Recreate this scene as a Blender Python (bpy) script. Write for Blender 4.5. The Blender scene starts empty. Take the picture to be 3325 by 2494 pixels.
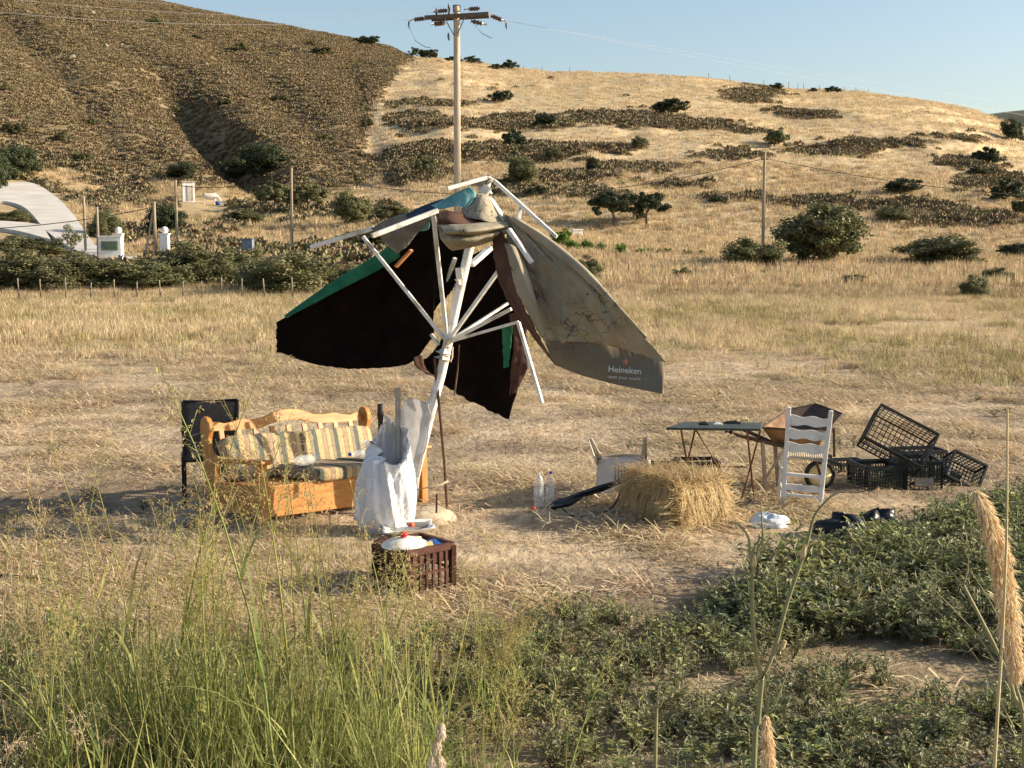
import bpy, math, random
import numpy as np
from mathutils import Vector, Matrix, Euler
R = math.radians
random.seed(7)
RNG = np.random.default_rng(7)
scene = bpy.context.scene
COL = scene.collection

# ------------------------------------------------------------------ camera, sky, sun, exposure
F, CX, CY, HC = 4200.0, 1662.5, 1247.0, 2.3          # focal length in photo pixels, centre, eye height
PITCH = math.atan((CY - 792.0) / F)
cam_d = bpy.data.cameras.new('camera'); cam = bpy.data.objects.new('camera', cam_d); COL.objects.link(cam)
cam_d.sensor_width = 36.0; cam_d.lens = 36.0 * F / 3325.0
cam_d.clip_start = 0.05; cam_d.clip_end = 5000
cam.location = (0, 0, HC); cam.rotation_euler = (math.pi / 2 - PITCH, 0, 0)
scene.camera = cam
SUN_EL, SUN_AZ = 21.0, 2.0                              # azimuth measured from +X towards +Y
world = bpy.data.worlds.new('World'); scene.world = world; world.use_nodes = True
wn = world.node_tree; bg = wn.nodes['Background']
sky = wn.nodes.new('ShaderNodeTexSky'); sky.sky_type = 'NISHITA'; sky.sun_disc = False
sky.sun_elevation = R(SUN_EL); sky.sun_rotation = R(90 - SUN_AZ)
sky.air_density = 1.0; sky.dust_density = 1.6; sky.ozone_density = 1.0
wn.links.new(sky.outputs[0], bg.inputs[0]); bg.inputs[1].default_value = 0.10
sun_d = bpy.data.lights.new('sun', 'SUN'); sun = bpy.data.objects.new('sun', sun_d); COL.objects.link(sun)
sun_d.energy = 4.8; sun_d.angle = R(0.5); sun_d.color = (1.0, 0.87, 0.68)
sv = Vector((math.cos(R(SUN_EL)) * math.cos(R(SUN_AZ)), math.cos(R(SUN_EL)) * math.sin(R(SUN_AZ)), math.sin(R(SUN_EL))))
sun.rotation_euler = sv.to_track_quat('Z', 'Y').to_euler(); sun.location = (30, 0, 30)
vs = scene.view_settings; vs.view_transform = 'Standard'; vs.look = 'None'; vs.gamma = 1.0
vs.use_curve_mapping = False; vs.exposure = 0.90

# ------------------------------------------------------------------ measuring helpers
cp, sp_ = math.cos(PITCH), math.sin(PITCH)
def ray(u, v):
    a = (u - CX) / F; b = (v - CY) / F
    return a, cp - b * sp_, -sp_ - b * cp
def P(u, v, D):
    dx, dy, dz = ray(u, v); k = D / dy
    return Vector((dx * k, D, HC + dz * k))
def G(u, v, z=0.0):
    dx, dy, dz = ray(u, v); k = (z - HC) / dz
    return Vector((dx * k, dy * k, z))
def proj(x, y, z):
    zz = z - HC
    d = y * cp - zz * sp_; up = y * sp_ + zz * cp
    return CX + F * x / d, CY - F * up / d
def vnoise(x, y, seed=0):
    x = np.asarray(x, float); y = np.asarray(y, float)
    xi = np.floor(x).astype(np.int64); yi = np.floor(y).astype(np.int64)
    xf = x - xi; yf = y - yi
    def h(a, b):
        n = (a * 374761393 + b * 668265263 + seed * 974634) & 0xffffffff
        n = ((n ^ (n >> 13)) * 1274126177) & 0xffffffff
        return ((n ^ (n >> 16)) & 0xffff) / 65535.0
    sx = xf * xf * (3 - 2 * xf); sy = yf * yf * (3 - 2 * yf)
    a = h(xi, yi) * (1 - sx) + h(xi + 1, yi) * sx
    b = h(xi, yi + 1) * (1 - sx) + h(xi + 1, yi + 1) * sx
    return a * (1 - sy) + b * sy
def fbm(x, y, seed=0, o=4):
    t = 0; a = .5
    for i in range(o):
        t = t + a * vnoise(np.asarray(x) * 2 ** i, np.asarray(y) * 2 ** i, seed + i); a *= .5
    return t

# ------------------------------------------------------------------ terrain height
UC = [-3000, -900, 0, 526, 812, 977, 1172, 1278, 1330, 1428, 1653, 1804, 2104, 2405, 2555, 2781, 3006, 3156, 3325, 3700, 4500]
VC = [-300, -260, -110, 4, 60, 92, 130, 155, 180, 188, 224, 236, 243, 270, 291, 299, 326, 364, 424, 520, 640]
DC = [450, 430, 430, 430, 420, 410, 400, 390, 370, 345, 335, 330, 330, 330, 330, 330, 320, 310, 300, 290, 280]
ZC = [P(u, v, d).z for u, v, d in zip(UC, VC, DC)]
UB = [-900, 0, 400, 900, 1250, 1500, 2000, 3325, 4500]
VB = [560, 590, 640, 660, 655, 690, 770, 788, 790]
DB = [150, 150, 150, 150, 148, 142, 130, 130, 130]
ZB = [P(u, v, d).z for u, v, d in zip(UB, VB, DB)]
GUL = [([0.0, 0.08, .16, .24, .32], [880, 770, 690, 620, 560], 95, 6.5), ([.35, .45, .6, .75, .95], [520, 300, 60, -120, -300], 85, .8), ([0.0, .15, .35, .6, .9], [1190, 1060, 860, 620, 380], 90, 1.0),
       ([0.0, .2, .5, .9], [1290, 1190, 1130, 1200], 55, 1.2), ([0.0, .2, .45, .7], [430, 260, 20, -250], 80, 1.4)]
def zt(x, y):
    x = np.asarray(x, float); y = np.asarray(y, float)
    ys = np.maximum(y, 20.0)
    U = np.clip(CX + F * 1.006 * x / ys, -4000, 5500)
    zc = np.interp(U, UC, ZC); dc = np.interp(U, UC, DC); zb = np.interp(U, UB, ZB); db = np.interp(U, UB, DB)
    t0 = np.clip((y - 58) / (db - 58), 0, 1)
    z = zb * t0 ** 1.6
    t = np.clip((y - db) / (dc - db), 0, 1)
    z = z + (zc - zb) * t * (1.15 - .15 * t * t)
    left = np.clip((1330 - U) / 60, 0, 1)
    for ts, us, w, dep in GUL:
        ug = np.interp(t, ts, us)
        z = z - dep * np.exp(-((U - ug) / w) ** 2) * np.clip(t * 8, 0, 1) * np.clip((ts[-1] + .06 - t) * 5, 0, 1) * np.clip((1400 - ug) / 100, 0, 1)
    far = np.clip((y - 70) / 60, 0, 1)
    hill = np.clip(t * 6, 0, 1) * np.clip((1 - t) * 4 + .15, 0, 1)
    z = z + hill * (left * 6.0 + (1 - left) * 2.0) * (fbm(x / 38, y / 60, 3) - .47)
    z = z + far * 1.1 * (fbm(x / 9, y / 14, 11, 3) - .44) * np.where((U < 500) & (y < 165), .25, 1)
    ph_ = z / 4.6 + 1.3 * vnoise(x / 45, y / 70, 5); fr_ = ph_ - np.floor(ph_); amp_ = np.clip((vnoise(x / 28, y / 18, 6) - .25) * 2.2, 0, 1)
    z = z + (1 - left) * hill * amp_ * 1.0 * (np.where(fr_ < .72, -fr_ / .72, -1 + (fr_ - .72) / .28) + .5)
    z = z - np.clip(y - dc, 0, 140) * .13
    z = z + np.clip((4.2 - y) / 2.7, 0, 1) * .75                      # the bank the photographer stands on
    near = np.clip((60 - y) / 20, 0, 1) * np.clip((y - 4) / 2, 0, 1)
    z = z + near * (.045 * (fbm(x / 1.3, y / 1.3, 21, 3) - .44) + .05 * (vnoise(x / .38, y / .45, 23) - .5) * np.clip((vnoise(x / 3, y / 3, 24) - .25) * 2, 0, 1))
    return z
def gz(x, y): return float(zt(np.array([x]), np.array([y]))[0])
def T(u, v, d0=56, d1=460):
    """first point of the terrain seen at photo pixel (u, v)"""
    ds = np.concatenate([np.arange(d0, 160, .5), np.arange(max(d0, 160), d1, 1.0)])
    dx, dy, dz = ray(u, v)
    X = dx / dy * ds; Z = HC + dz / dy * ds
    H = zt(X, ds); i = np.argmax(H >= Z)
    if H[i] < Z[i]: i = int(np.argmin(Z - H))
    return Vector((X[i], ds[i], H[i]))

# ------------------------------------------------------------------ materials
MATS = {}
def new_mat(name):
    m = bpy.data.materials.new(name); m.use_nodes = True
    nt = m.node_tree; b = nt.nodes['Principled BSDF']; b.inputs['Specular IOR Level'].default_value = .3
    MATS[name] = m
    return m, nt, b
def mat(name, c1, c2=None, scale=8.0, rough=.75, bump=0.0, bscale=None, metal=0.0, rand=0.0, stretch=None, detail=5.0, lo=.35, hi=.65, spec=None, coords='Object', trans=0.0):
    m, nt, b = new_mat(name); N, L = nt.nodes, nt.links
    b.inputs['Roughness'].default_value = rough; b.inputs['Metallic'].default_value = metal
    if spec is not None: b.inputs['Specular IOR Level'].default_value = spec
    tc = N.new('ShaderNodeTexCoord'); mp = N.new('ShaderNodeMapping'); L.new(tc.outputs[coords], mp.inputs[0])
    if stretch: mp.inputs['Scale'].default_value = stretch
    col = None
    if c2 is not None:
        nz = N.new('ShaderNodeTexNoise'); nz.inputs['Scale'].default_value = scale; nz.inputs['Detail'].default_value = detail
        L.new(mp.outputs[0], nz.inputs['Vector'])
        rp = N.new('ShaderNodeValToRGB'); rp.color_ramp.elements[0].position = lo; rp.color_ramp.elements[1].position = hi
        rp.color_ramp.elements[0].color = (*c1, 1); rp.color_ramp.elements[1].color = (*c2, 1)
        L.new(nz.outputs['Fac'], rp.inputs[0]); col = rp.outputs[0]
    else:
        rgb = N.new('ShaderNodeRGB'); rgb.outputs[0].default_value = (*c1, 1); col = rgb.outputs[0]
    if rand:
        oi = N.new('ShaderNodeObjectInfo'); hs = N.new('ShaderNodeHueSaturation')
        mr = N.new('ShaderNodeMapRange'); mr.inputs[3].default_value = 1 - rand; mr.inputs[4].default_value = 1 + rand
        L.new(oi.outputs['Random'], mr.inputs[0]); L.new(mr.outputs[0], hs.inputs['Value'])
        m2 = N.new('ShaderNodeMapRange'); m2.inputs[3].default_value = .5 - rand * .07; m2.inputs[4].default_value = .5 + rand * .07
        mu = N.new('ShaderNodeMath'); mu.operation = 'FRACT'; mm = N.new('ShaderNodeMath'); mm.operation = 'MULTIPLY'; mm.inputs[1].default_value = 7.31
        L.new(oi.outputs['Random'], mm.inputs[0]); L.new(mm.outputs[0], mu.inputs[0]); L.new(mu.outputs[0], m2.inputs[0]); L.new(m2.outputs[0], hs.inputs['Hue'])
        L.new(col, hs.inputs['Color']); col = hs.outputs[0]
    L.new(col, b.inputs['Base Color'])
    if bump:
        bz = N.new('ShaderNodeTexNoise'); bz.inputs['Scale'].default_value = bscale or scale * 3; bz.inputs['Detail'].default_value = 6
        L.new(mp.outputs[0], bz.inputs['Vector'])
        bp = N.new('ShaderNodeBump'); bp.inputs['Strength'].default_value = bump; bp.inputs['Distance'].default_value = .02
        L.new(bz.outputs['Fac'], bp.inputs['Height']); L.new(bp.outputs[0], b.inputs['Normal'])
    if trans:
        tr = N.new('ShaderNodeBsdfTranslucent'); mx = N.new('ShaderNodeMixShader'); mx.inputs[0].default_value = trans
        L.new(col, tr.inputs[0]); L.new(b.outputs[0], mx.inputs[1]); L.new(tr.outputs[0], mx.inputs[2])
        L.new(mx.outputs[0], N['Material Output'].inputs[0])
    return m

# ------------------------------------------------------------------ mesh builder
def basis(d, up=Vector((0, 0, 1))):
    d = Vector(d).normalized(); up = Vector(up)
    if abs(d.dot(up)) > .98: up = Vector((0, 1, 0))
    x = d.cross(up).normalized(); y = x.cross(d).normalized()
    return x, y, d
class MB:
    def __init__(s): s.v = []; s.f = []; s.m = []; s.sm = []
    def add(s, vs, fs, m=0, smooth=False):
        o = len(s.v); s.v.extend([tuple(p) for p in vs])
        for f in fs: s.f.append(tuple(i + o for i in f)); s.m.append(m); s.sm.append(smooth)
        return s
    def box(s, c, size, rot=None, m=0):
        c = Vector(c); hx, hy, hz = size[0] / 2, size[1] / 2, size[2] / 2
        vs = [Vector((x, y, z)) for x in (-hx, hx) for y in (-hy, hy) for z in (-hz, hz)]
        if rot is not None: M = Euler(rot).to_matrix(); vs = [M @ p for p in vs]
        return s.add([p + c for p in vs], [(0, 1, 3, 2), (4, 6, 7, 5), (0, 4, 5, 1), (2, 3, 7, 6), (0, 2, 6, 4), (1, 5, 7, 3)], m)
    def span(s, a, b, m=0):
        a = Vector(a); b = Vector(b); return s.box((a + b) / 2, [abs(b[i] - a[i]) for i in range(3)], None, m)
    def bar(s, p0, p1, w, h=None, up=(0, 0, 1), m=0):
        p0 = Vector(p0); p1 = Vector(p1); h = h or w; x, y, d = basis(p1 - p0, up)
        vs = [p + x * a * w / 2 + y * b * h / 2 for p in (p0, p1) for a, b in ((-1, -1), (1, -1), (1, 1), (-1, 1))]
        return s.add(vs, [(3, 2, 1, 0), (4, 5, 6, 7), (0, 1, 5, 4), (1, 2, 6, 5), (2, 3, 7, 6), (3, 0, 4, 7)], m)
    def tube(s, pts, r, n=8, cap=True, m=0):
        pts = [Vector(p) for p in pts]; k = len(pts)
        rs = r if isinstance(r, (list, tuple)) else [r] * k
        vs = []; px = None
        for i, p in enumerate(pts):
            d = (pts[min(i + 1, k - 1)] - pts[max(i - 1, 0)])
            if d.length < 1e-7: d = Vector((0, 0, 1))
            d.normalize()
            if px is None: x, y, _ = basis(d)
            else:
                x = (px - d * px.dot(d)); x = x.normalized() if x.length > 1e-5 else basis(d)[0]; y = d.cross(x)
            px = x
            for j in range(n):
                a = 2 * math.pi * j / n; vs.append(p + (x * math.cos(a) + y * math.sin(a)) * rs[i])
        fs = []
        for i in range(k - 1):
            for j in range(n): fs.append((i * n + j, i * n + (j + 1) % n, (i + 1) * n + (j + 1) % n, (i + 1) * n + j))
        o = len(s.f); s.add(vs, fs, m, True)
        if cap: s.add(vs[:n], [tuple(range(n))[::-1]], m); s.add(vs[-n:], [tuple(range(n))], m)
        return s
    def lathe(s, prof, n=16, M=None, m=0):
        vs = []; k = len(prof)
        for r, z in prof:
            for j in range(n):
                a = 2 * math.pi * j / n; p = Vector((r * math.cos(a), r * math.sin(a), z)); vs.append(M @ p if M else p)
        fs = [(i * n + j, i * n + (j + 1) % n, (i + 1) * n + (j + 1) % n, (i + 1) * n + j) for i in range(k - 1) for j in range(n)]
        return s.add(vs, fs, m, True)
    def grid(s, rows, m=0, smooth=True):
        nr, nc = len(rows), len(rows[0]); vs = [p for r in rows for p in r]
        fs = [(i * nc + j, i * nc + j + 1, (i + 1) * nc + j + 1, (i + 1) * nc + j) for i in range(nr - 1) for j in range(nc - 1)]
        return s.add(vs, fs, m, smooth)
    def prism(s, outline, mapf, t0, t1, m=0):
        n = len(outline)
        vs = [mapf(a, b, t) for t in (t0, t1) for a, b in outline]
        fs = [tuple(range(n))[::-1], tuple(range(n, 2 * n))] + [(i, (i + 1) % n, n + (i + 1) % n, n + i) for i in range(n)]
        return s.add(vs, fs, m)
    def build(s, name, mats, parent=None, off=None, bevel=0, solid=None):
        me = bpy.data.meshes.new(name)
        vs = s.v if off is None else [(p[0] - off[0], p[1] - off[1], p[2] - off[2]) for p in s.v]
        me.from_pydata(vs, [], s.f)
        if not isinstance(mats, (list, tuple)): mats = [mats]
        for mm in mats: me.materials.append(MATS[mm] if isinstance(mm, str) else mm)
        me.polygons.foreach_set('material_index', s.m); me.polygons.foreach_set('use_smooth', s.sm)
        me.update()
        o = bpy.data.objects.new(name, me)
        if parent != 'PROTO': COL.objects.link(o)
        if parent not in (None, 'PROTO'): o.parent = parent
        if bevel:
            b = o.modifiers.new('bevel', 'BEVEL'); b.width = bevel; b.segments = 2; b.limit_method = 'ANGLE'
        if solid:
            b = o.modifiers.new('solid', 'SOLIDIFY'); b.thickness = solid; b.offset = 0
            if len(mats) > 1: b.material_offset = 1
        return o
def tag(o, label=None, cat=None, group=None, kind=None):
    if label: o['label'] = label
    if cat: o['category'] = cat
    if group: o['group'] = group
    if kind: o['kind'] = kind
    return o
def thing(name, label, cat, loc=(0, 0, 0), rot=(0, 0, 0), group=None):
    o = bpy.data.objects.new(name, None); COL.objects.link(o); o.empty_display_size = .1
    o.location = loc; o.rotation_euler = rot
    return tag(o, label, cat, group)
def copy_tree(o, parent=None):
    c = o.copy(); COL.objects.link(c)
    if parent is not None: c.parent = parent
    for ch in o.children: copy_tree(ch, c)
    return c
def crom(pts, n):
    """Catmull-Rom resample of a list of Vectors to n points"""
    pts = [Vector(p) for p in pts]; k = len(pts)
    if k == 1: return [pts[0].copy() for _ in range(n)]
    out = []
    for i in range(n):
        t = i / (n - 1) * (k - 1); j = min(int(t), k - 2); f = t - j
        p1, p2 = pts[j], pts[j + 1]; p0 = pts[j - 1] if j > 0 else p1 * 2 - p2; p3 = pts[j + 2] if j + 2 < k else p2 * 2 - p1
        out.append(.5 * ((2 * p1) + (p2 - p0) * f + (2 * p0 - 5 * p1 + 4 * p2 - p3) * f * f + (3 * p1 - p0 - 3 * p2 + p3) * f ** 3))
    return out
def patch(rows, nr, nc):
    rr = [crom(r, nc) for r in rows]; cols = [crom([r[j] for r in rr], nr) for j in range(nc)]
    return [[cols[j][i] for j in range(nc)] for i in range(nr)]
def sag(a, b, s, n=24):
    a = Vector(a); b = Vector(b)
    return [a.lerp(b, i / n) - Vector((0, 0, s * 4 * (i / n) * (1 - i / n))) for i in range(n + 1)]
def scatter(name, pts, protos, sc, rot, mats_idx=None, label=None, cat=None):
    pts = np.asarray(pts, float); n = len(pts)
    me = bpy.data.meshes.new(name); me.vertices.add(n); me.vertices.foreach_set('co', pts.astype(np.float32).ravel())
    a = me.attributes.new('sc', 'FLOAT', 'POINT'); a.data.foreach_set('value', np.asarray(sc, np.float32))
    a = me.attributes.new('rt', 'FLOAT_VECTOR', 'POINT'); a.data.foreach_set('vector', np.asarray(rot, np.float32).ravel())
    a = me.attributes.new('ix', 'INT', 'POINT'); a.data.foreach_set('value', RNG.integers(0, len(protos), n).astype(np.int32))
    o = bpy.data.objects.new(name, me); COL.objects.link(o)
    c = bpy.data.collections.new(name + '_kinds')
    for p in protos: c.objects.link(p)
    ng = bpy.data.node_groups.new(name + '_nodes', 'GeometryNodeTree')
    ng.interface.new_socket('Geometry', in_out='INPUT', socket_type='NodeSocketGeometry')
    ng.interface.new_socket('Geometry', in_out='OUTPUT', socket_type='NodeSocketGeometry')
    N, L = ng.nodes, ng.links
    gi = N.new('NodeGroupInput'); go = N.new('NodeGroupOutput'); ip = N.new('GeometryNodeInstanceOnPoints')
    ci = N.new('GeometryNodeCollectionInfo'); ci.inputs['Collection'].default_value = c
    ci.inputs['Separate Children'].default_value = True; ci.inputs['Reset Children'].default_value = True
    ip.inputs['Pick Instance'].default_value = True
    def na(nm, t):
        k = N.new('GeometryNodeInputNamedAttribute'); k.data_type = t; k.inputs['Name'].default_value = nm; return k.outputs['Attribute']
    L.new(gi.outputs[0], ip.inputs['Points']); L.new(ci.outputs[0], ip.inputs['Instance'])
    L.new(na('ix', 'INT'), ip.inputs['Instance Index']); L.new(na('sc', 'FLOAT'), ip.inputs['Scale'])
    er = N.new('FunctionNodeEulerToRotation'); L.new(na('rt', 'FLOAT_VECTOR'), er.inputs[0]); L.new(er.outputs[0], ip.inputs['Rotation'])
    L.new(ip.outputs[0], go.inputs[0])
    md = o.modifiers.new('scatter', 'NODES'); md.node_group = ng
    return tag(o, label, cat, kind='stuff')
def rots(n, tilt=.15):
    return np.stack([RNG.normal(0, tilt, n), RNG.normal(0, tilt, n), RNG.uniform(0, 6.283, n)], 1)

# ------------------------------------------------------------------ materials of the setting
def ground_mat():
    m, nt, b = new_mat('ground'); N, L = nt.nodes, nt.links
    b.inputs['Roughness'].default_value = .95; b.inputs['Specular IOR Level'].default_value = .1
    at = N.new('ShaderNodeAttribute'); at.attribute_name = 'gcol'
    geo = N.new('ShaderNodeNewGeometry')
    def nz(scale, det, stretch=None):
        mp = N.new('ShaderNodeMapping'); L.new(geo.outputs['Position'], mp.inputs[0])
        if stretch: mp.inputs['Scale'].default_value = stretch
        n = N.new('ShaderNodeTexNoise'); n.inputs['Scale'].default_value = scale; n.inputs['Detail'].default_value = det; n.inputs['Roughness'].default_value = .65
        L.new(mp.outputs[0], n.inputs['Vector']); return n.outputs['Fac']
    def rng(src, a, c): 
        r = N.new('ShaderNodeMapRange'); r.inputs[1].default_value = .3; r.inputs[2].default_value = .7; r.inputs[3].default_value = a; r.inputs[4].default_value = c
        L.new(src, r.inputs[0]); return r.outputs[0]
    f1 = rng(nz(.5, 6), .72, 1.28); f2 = rng(nz(9, 8, (1, .45, 1)), .55, 1.45)
    mu = N.new('ShaderNodeMath'); mu.operation = 'MULTIPLY'; L.new(f1, mu.inputs[0]); L.new(f2, mu.inputs[1])
    hs = N.new('ShaderNodeHueSaturation'); L.new(at.outputs['Color'], hs.inputs['Color']); L.new(mu.outputs[0], hs.inputs['Value'])
    L.new(hs.outputs[0], b.inputs['Base Color'])
    bp = N.new('ShaderNodeBump'); bp.inputs['Strength'].default_value = .9; bp.inputs['Distance'].default_value = .05
    L.new(nz(14, 8, (1, .6, 1)), bp.inputs['Height']); L.new(bp.outputs[0], b.inputs['Normal'])
ground_mat()
STRAW1, STRAW2 = (.80, .65, .42), (.54, .41, .245)
mat('straw', STRAW1, STRAW2, scale=3, rough=.7, rand=.35, trans=.15)
mat('dry_blade', (.56, .425, .235), (.38, .28, .15), scale=2, rough=.75, rand=.3, trans=.3)
mat('pale_blade', (.68, .55, .355), (.52, .405, .245), scale=2, rough=.75, rand=.22, trans=.3)
mat('olive_blade', (.20, .20, .075), (.34, .30, .12), scale=2, rough=.75, rand=.3, trans=.3)
mat('green_blade', (.25, .29, .08), (.46, .45, .17), scale=3, rough=.55, rand=.3, trans=.35)
mat('weed_leaf', (.155, .165, .068), (.27, .27, .118), scale=6, rough=.55, rand=.35, trans=.25)
mat('weed_leaf_grey', (.25, .255, .135), (.40, .39, .225), scale=6, rough=.6, rand=.3, trans=.25)
mat('scrub_brown', (.215, .16, .088), (.30, .225, .122), scale=1.2, rough=.9, rand=.2)
mat('scrub_dark', (.165, .125, .078), (.25, .19, .118), scale=1.2, rough=.9, rand=.3)
mat('scrub_green', (.11, .11, .05), (.20, .18, .085), scale=1.2, rough=.9, rand=.3)
mat('leaf_dark', (.04, .05, .022), (.085, .10, .042), scale=1.0, rough=.6, rand=.15, trans=.15)
mat('leaf_olive', (.105, .11, .045), (.20, .19, .085), scale=1.0, rough=.6, rand=.15, trans=.2)
mat('leaf_bright', (.09, .17, .025), (.16, .26, .045), scale=1.0, rough=.6, rand=.2, trans=.25)
mat('bark', (.14, .10, .07), (.26, .20, .14), scale=6, rough=.9, bump=.5)
mat('pole_wood', (.44, .35, .25), (.60, .50, .38), scale=5, rough=.85, bump=.3, stretch=(6, 6, .5))
mat('grey_wood', (.30, .24, .17), (.45, .37, .27), scale=5, rough=.9, bump=.3, stretch=(6, 6, .5))
mat('dark_wood', (.10, .08, .06), (.18, .14, .10), scale=5, rough=.9, stretch=(.5, 6, 6))
mat('white_wall', (.74, .72, .68), (.86, .84, .80), scale=3, rough=.85, bump=.1)
mat('concrete', (.46, .43, .385), (.56, .53, .48), scale=.7, rough=.9, bump=.15, coords='Generated', stretch=(20, 20, 20))
mat('louvre', (.10, .14, .09), (.16, .20, .13), scale=4, rough=.6)
mat('steel_blue', (.16, .18, .22), (.22, .25, .30), scale=4, rough=.5)
mat('rust', (.20, .075, .03), (.34, .16, .07), scale=14, rough=.9, bump=.2)
mat('wire', (.05, .045, .04), None, rough=.6)
mat('wire_light', (.55, .58, .60), None, rough=.4)
mat('insulator', (.09, .06, .045), (.16, .10, .07), scale=6, rough=.3)
mat('porcelain', (.75, .74, .70), None, rough=.35)
mat('stone', (.22, .18, .135), (.34, .29, .22), scale=5, rough=.9, bump=.4)
mat('stone_pale', (.42, .38, .31), (.60, .56, .48), scale=4, rough=.9, bump=.4)
mat('cow_hide', (.80, .74, .66), (.70, .60, .48), scale=2, rough=.8)
mat('blue_plastic', (.03, .10, .30), None, rough=.4)
mat('far_green', (.075, .085, .055), (.14, .13, .085), scale=.05, rough=.95, bump=.6, bscale=.2)

# ------------------------------------------------------------------ the ground, one sheet
def pin(u, v, poly):
    u = np.asarray(u); v = np.asarray(v); ins = np.zeros(u.shape, bool); n = len(poly)
    for i in range(n):
        x1, y1 = poly[i]; x2, y2 = poly[(i + 1) % n]
        c = ((y1 > v) != (y2 > v)) & (u < (x2 - x1) * (v - y1) / ((y2 - y1) if y2 != y1 else 1e-9) + x1)
        ins ^= c
    return ins
BND_V = [0, 185, 300, 370, 480, 560, 625]; BND_U = [1420, 1335, 1232, 1197, 1182, 1225, 1330]
LOW_U = [-1500, 0, 140, 350, 540, 700, 900, 1100, 1235, 1330]; LOW_V = [300, 430, 520, 540, 585, 605, 615, 622, 575, 630]
def is_scrub_hill(u, v): return (u < np.interp(v, BND_V, BND_U)) & (v < np.interp(u, LOW_U, LOW_V))
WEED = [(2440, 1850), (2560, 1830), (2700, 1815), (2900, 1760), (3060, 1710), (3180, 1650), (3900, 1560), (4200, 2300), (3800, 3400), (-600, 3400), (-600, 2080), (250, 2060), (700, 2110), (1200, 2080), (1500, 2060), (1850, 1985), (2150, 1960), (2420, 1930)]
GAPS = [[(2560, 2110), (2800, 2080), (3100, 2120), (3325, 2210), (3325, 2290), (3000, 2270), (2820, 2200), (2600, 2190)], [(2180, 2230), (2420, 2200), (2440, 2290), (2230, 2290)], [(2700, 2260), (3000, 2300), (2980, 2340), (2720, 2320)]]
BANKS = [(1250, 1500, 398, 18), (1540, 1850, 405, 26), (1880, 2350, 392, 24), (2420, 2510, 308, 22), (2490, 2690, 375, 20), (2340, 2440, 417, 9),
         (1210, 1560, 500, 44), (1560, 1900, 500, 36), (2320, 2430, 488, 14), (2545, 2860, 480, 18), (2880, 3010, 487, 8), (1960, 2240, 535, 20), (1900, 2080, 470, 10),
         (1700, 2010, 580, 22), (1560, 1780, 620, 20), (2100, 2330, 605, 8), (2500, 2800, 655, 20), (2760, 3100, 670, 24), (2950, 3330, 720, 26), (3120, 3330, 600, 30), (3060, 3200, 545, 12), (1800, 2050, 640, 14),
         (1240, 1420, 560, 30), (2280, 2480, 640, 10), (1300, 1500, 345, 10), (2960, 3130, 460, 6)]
def grow():
    rr = np.concatenate([np.linspace(-1.1, -.5, 26)[:-1], np.linspace(-.5, .5, 380), np.linspace(.5, 1.1, 26)[1:]])
    ys = np.concatenate([np.arange(-60, 0, 5.0), np.arange(0, 5, .25), np.arange(5, 24, .2), np.arange(24, 60, .6), np.arange(60, 460, 1.6), np.arange(460, 1100, 20.0)])
    Y, RR = np.meshgrid(ys, rr, indexing='ij')
    X = RR * (np.maximum(Y, 0) + np.where(Y < 60, 12 + 20 * np.clip(1 - Y / 60, 0, 1), 12) + np.where(Y < 0, -Y * .5, 0))
    Z = zt(X, Y)
    nr, nc = X.shape; n = nr * nc
    co = np.stack([X, Y, Z], -1).reshape(-1, 3)
    i = np.arange(nr - 1)[:, None] * nc + np.arange(nc - 1)[None]
    q = np.stack([i, i + 1, i + nc + 1, i + nc], -1).reshape(-1, 4)
    me = bpy.data.meshes.new('ground'); me.vertices.add(n); me.vertices.foreach_set('co', co.astype(np.float32).ravel())
    me.loops.add(q.size); me.loops.foreach_set('vertex_index', q.astype(np.int32).ravel())
    me.polygons.add(len(q)); me.polygons.foreach_set('loop_start', np.arange(0, q.size, 4, dtype=np.int32))
    me.polygons.foreach_set('use_smooth', np.ones(len(q), bool))
    me.update()
    x, y, z = co.T
    yy = np.maximum(y, 1.0); u, v = proj(x, yy, z)
    n1 = fbm(x / 6, yy / 6, 31); n2 = fbm(x / 2.1, yy / 2.1, 41)
    C = np.array
    col = np.tile(C((.45, .345, .225)), (n, 1))
    def mix(w, c): 
        nonlocal col
        w = np.clip(w, 0, 1)[:, None]; col = col * (1 - w) + C(c) * w
    mix((n2 - .43) * 5, (.235, .175, .115)); mix((n1 - .5) * 3, (.48, .375, .25))
    mix((yy - 24) / 10, (.43, .325, .185))
    mix(np.clip((yy - 20) / 10, 0, 1) * np.clip((n1 - .5) * 5, 0, 1), (.30, .235, .095))
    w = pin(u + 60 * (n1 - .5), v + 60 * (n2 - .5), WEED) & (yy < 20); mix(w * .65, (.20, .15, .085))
    mix((yy > 62) * 1.0, (.45, .335, .185))
    sh = is_scrub_hill(u, v) & (yy > 120); mix(sh * 1.0, (.235, .175, .098))
    lowl = (yy > 70) & (~sh) & (u < 1500); mix(lowl * np.clip((n1 - .42) * 5, 0, 1) * .7, (.22, .18, .075))
    right = (yy > 120) & (~sh) & (u >= 1150); mix(right * 1.0, (.56, .435, .26)); mix(right * np.clip((n1 - .46) * 5, 0, 1) * .35, (.46, .345, .20))
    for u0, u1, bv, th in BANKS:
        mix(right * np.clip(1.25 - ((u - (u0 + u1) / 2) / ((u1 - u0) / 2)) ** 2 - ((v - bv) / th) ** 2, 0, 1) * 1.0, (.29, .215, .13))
    a = me.attributes.new('gcol', 'FLOAT_COLOR', 'POINT')
    a.data.foreach_set('color', np.concatenate([col, np.ones((n, 1))], 1).astype(np.float32).ravel())
    me.materials.append(MATS['ground'])
    o = bpy.data.objects.new('ground', me); COL.objects.link(o); tag(o, kind='structure')
grow()
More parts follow.
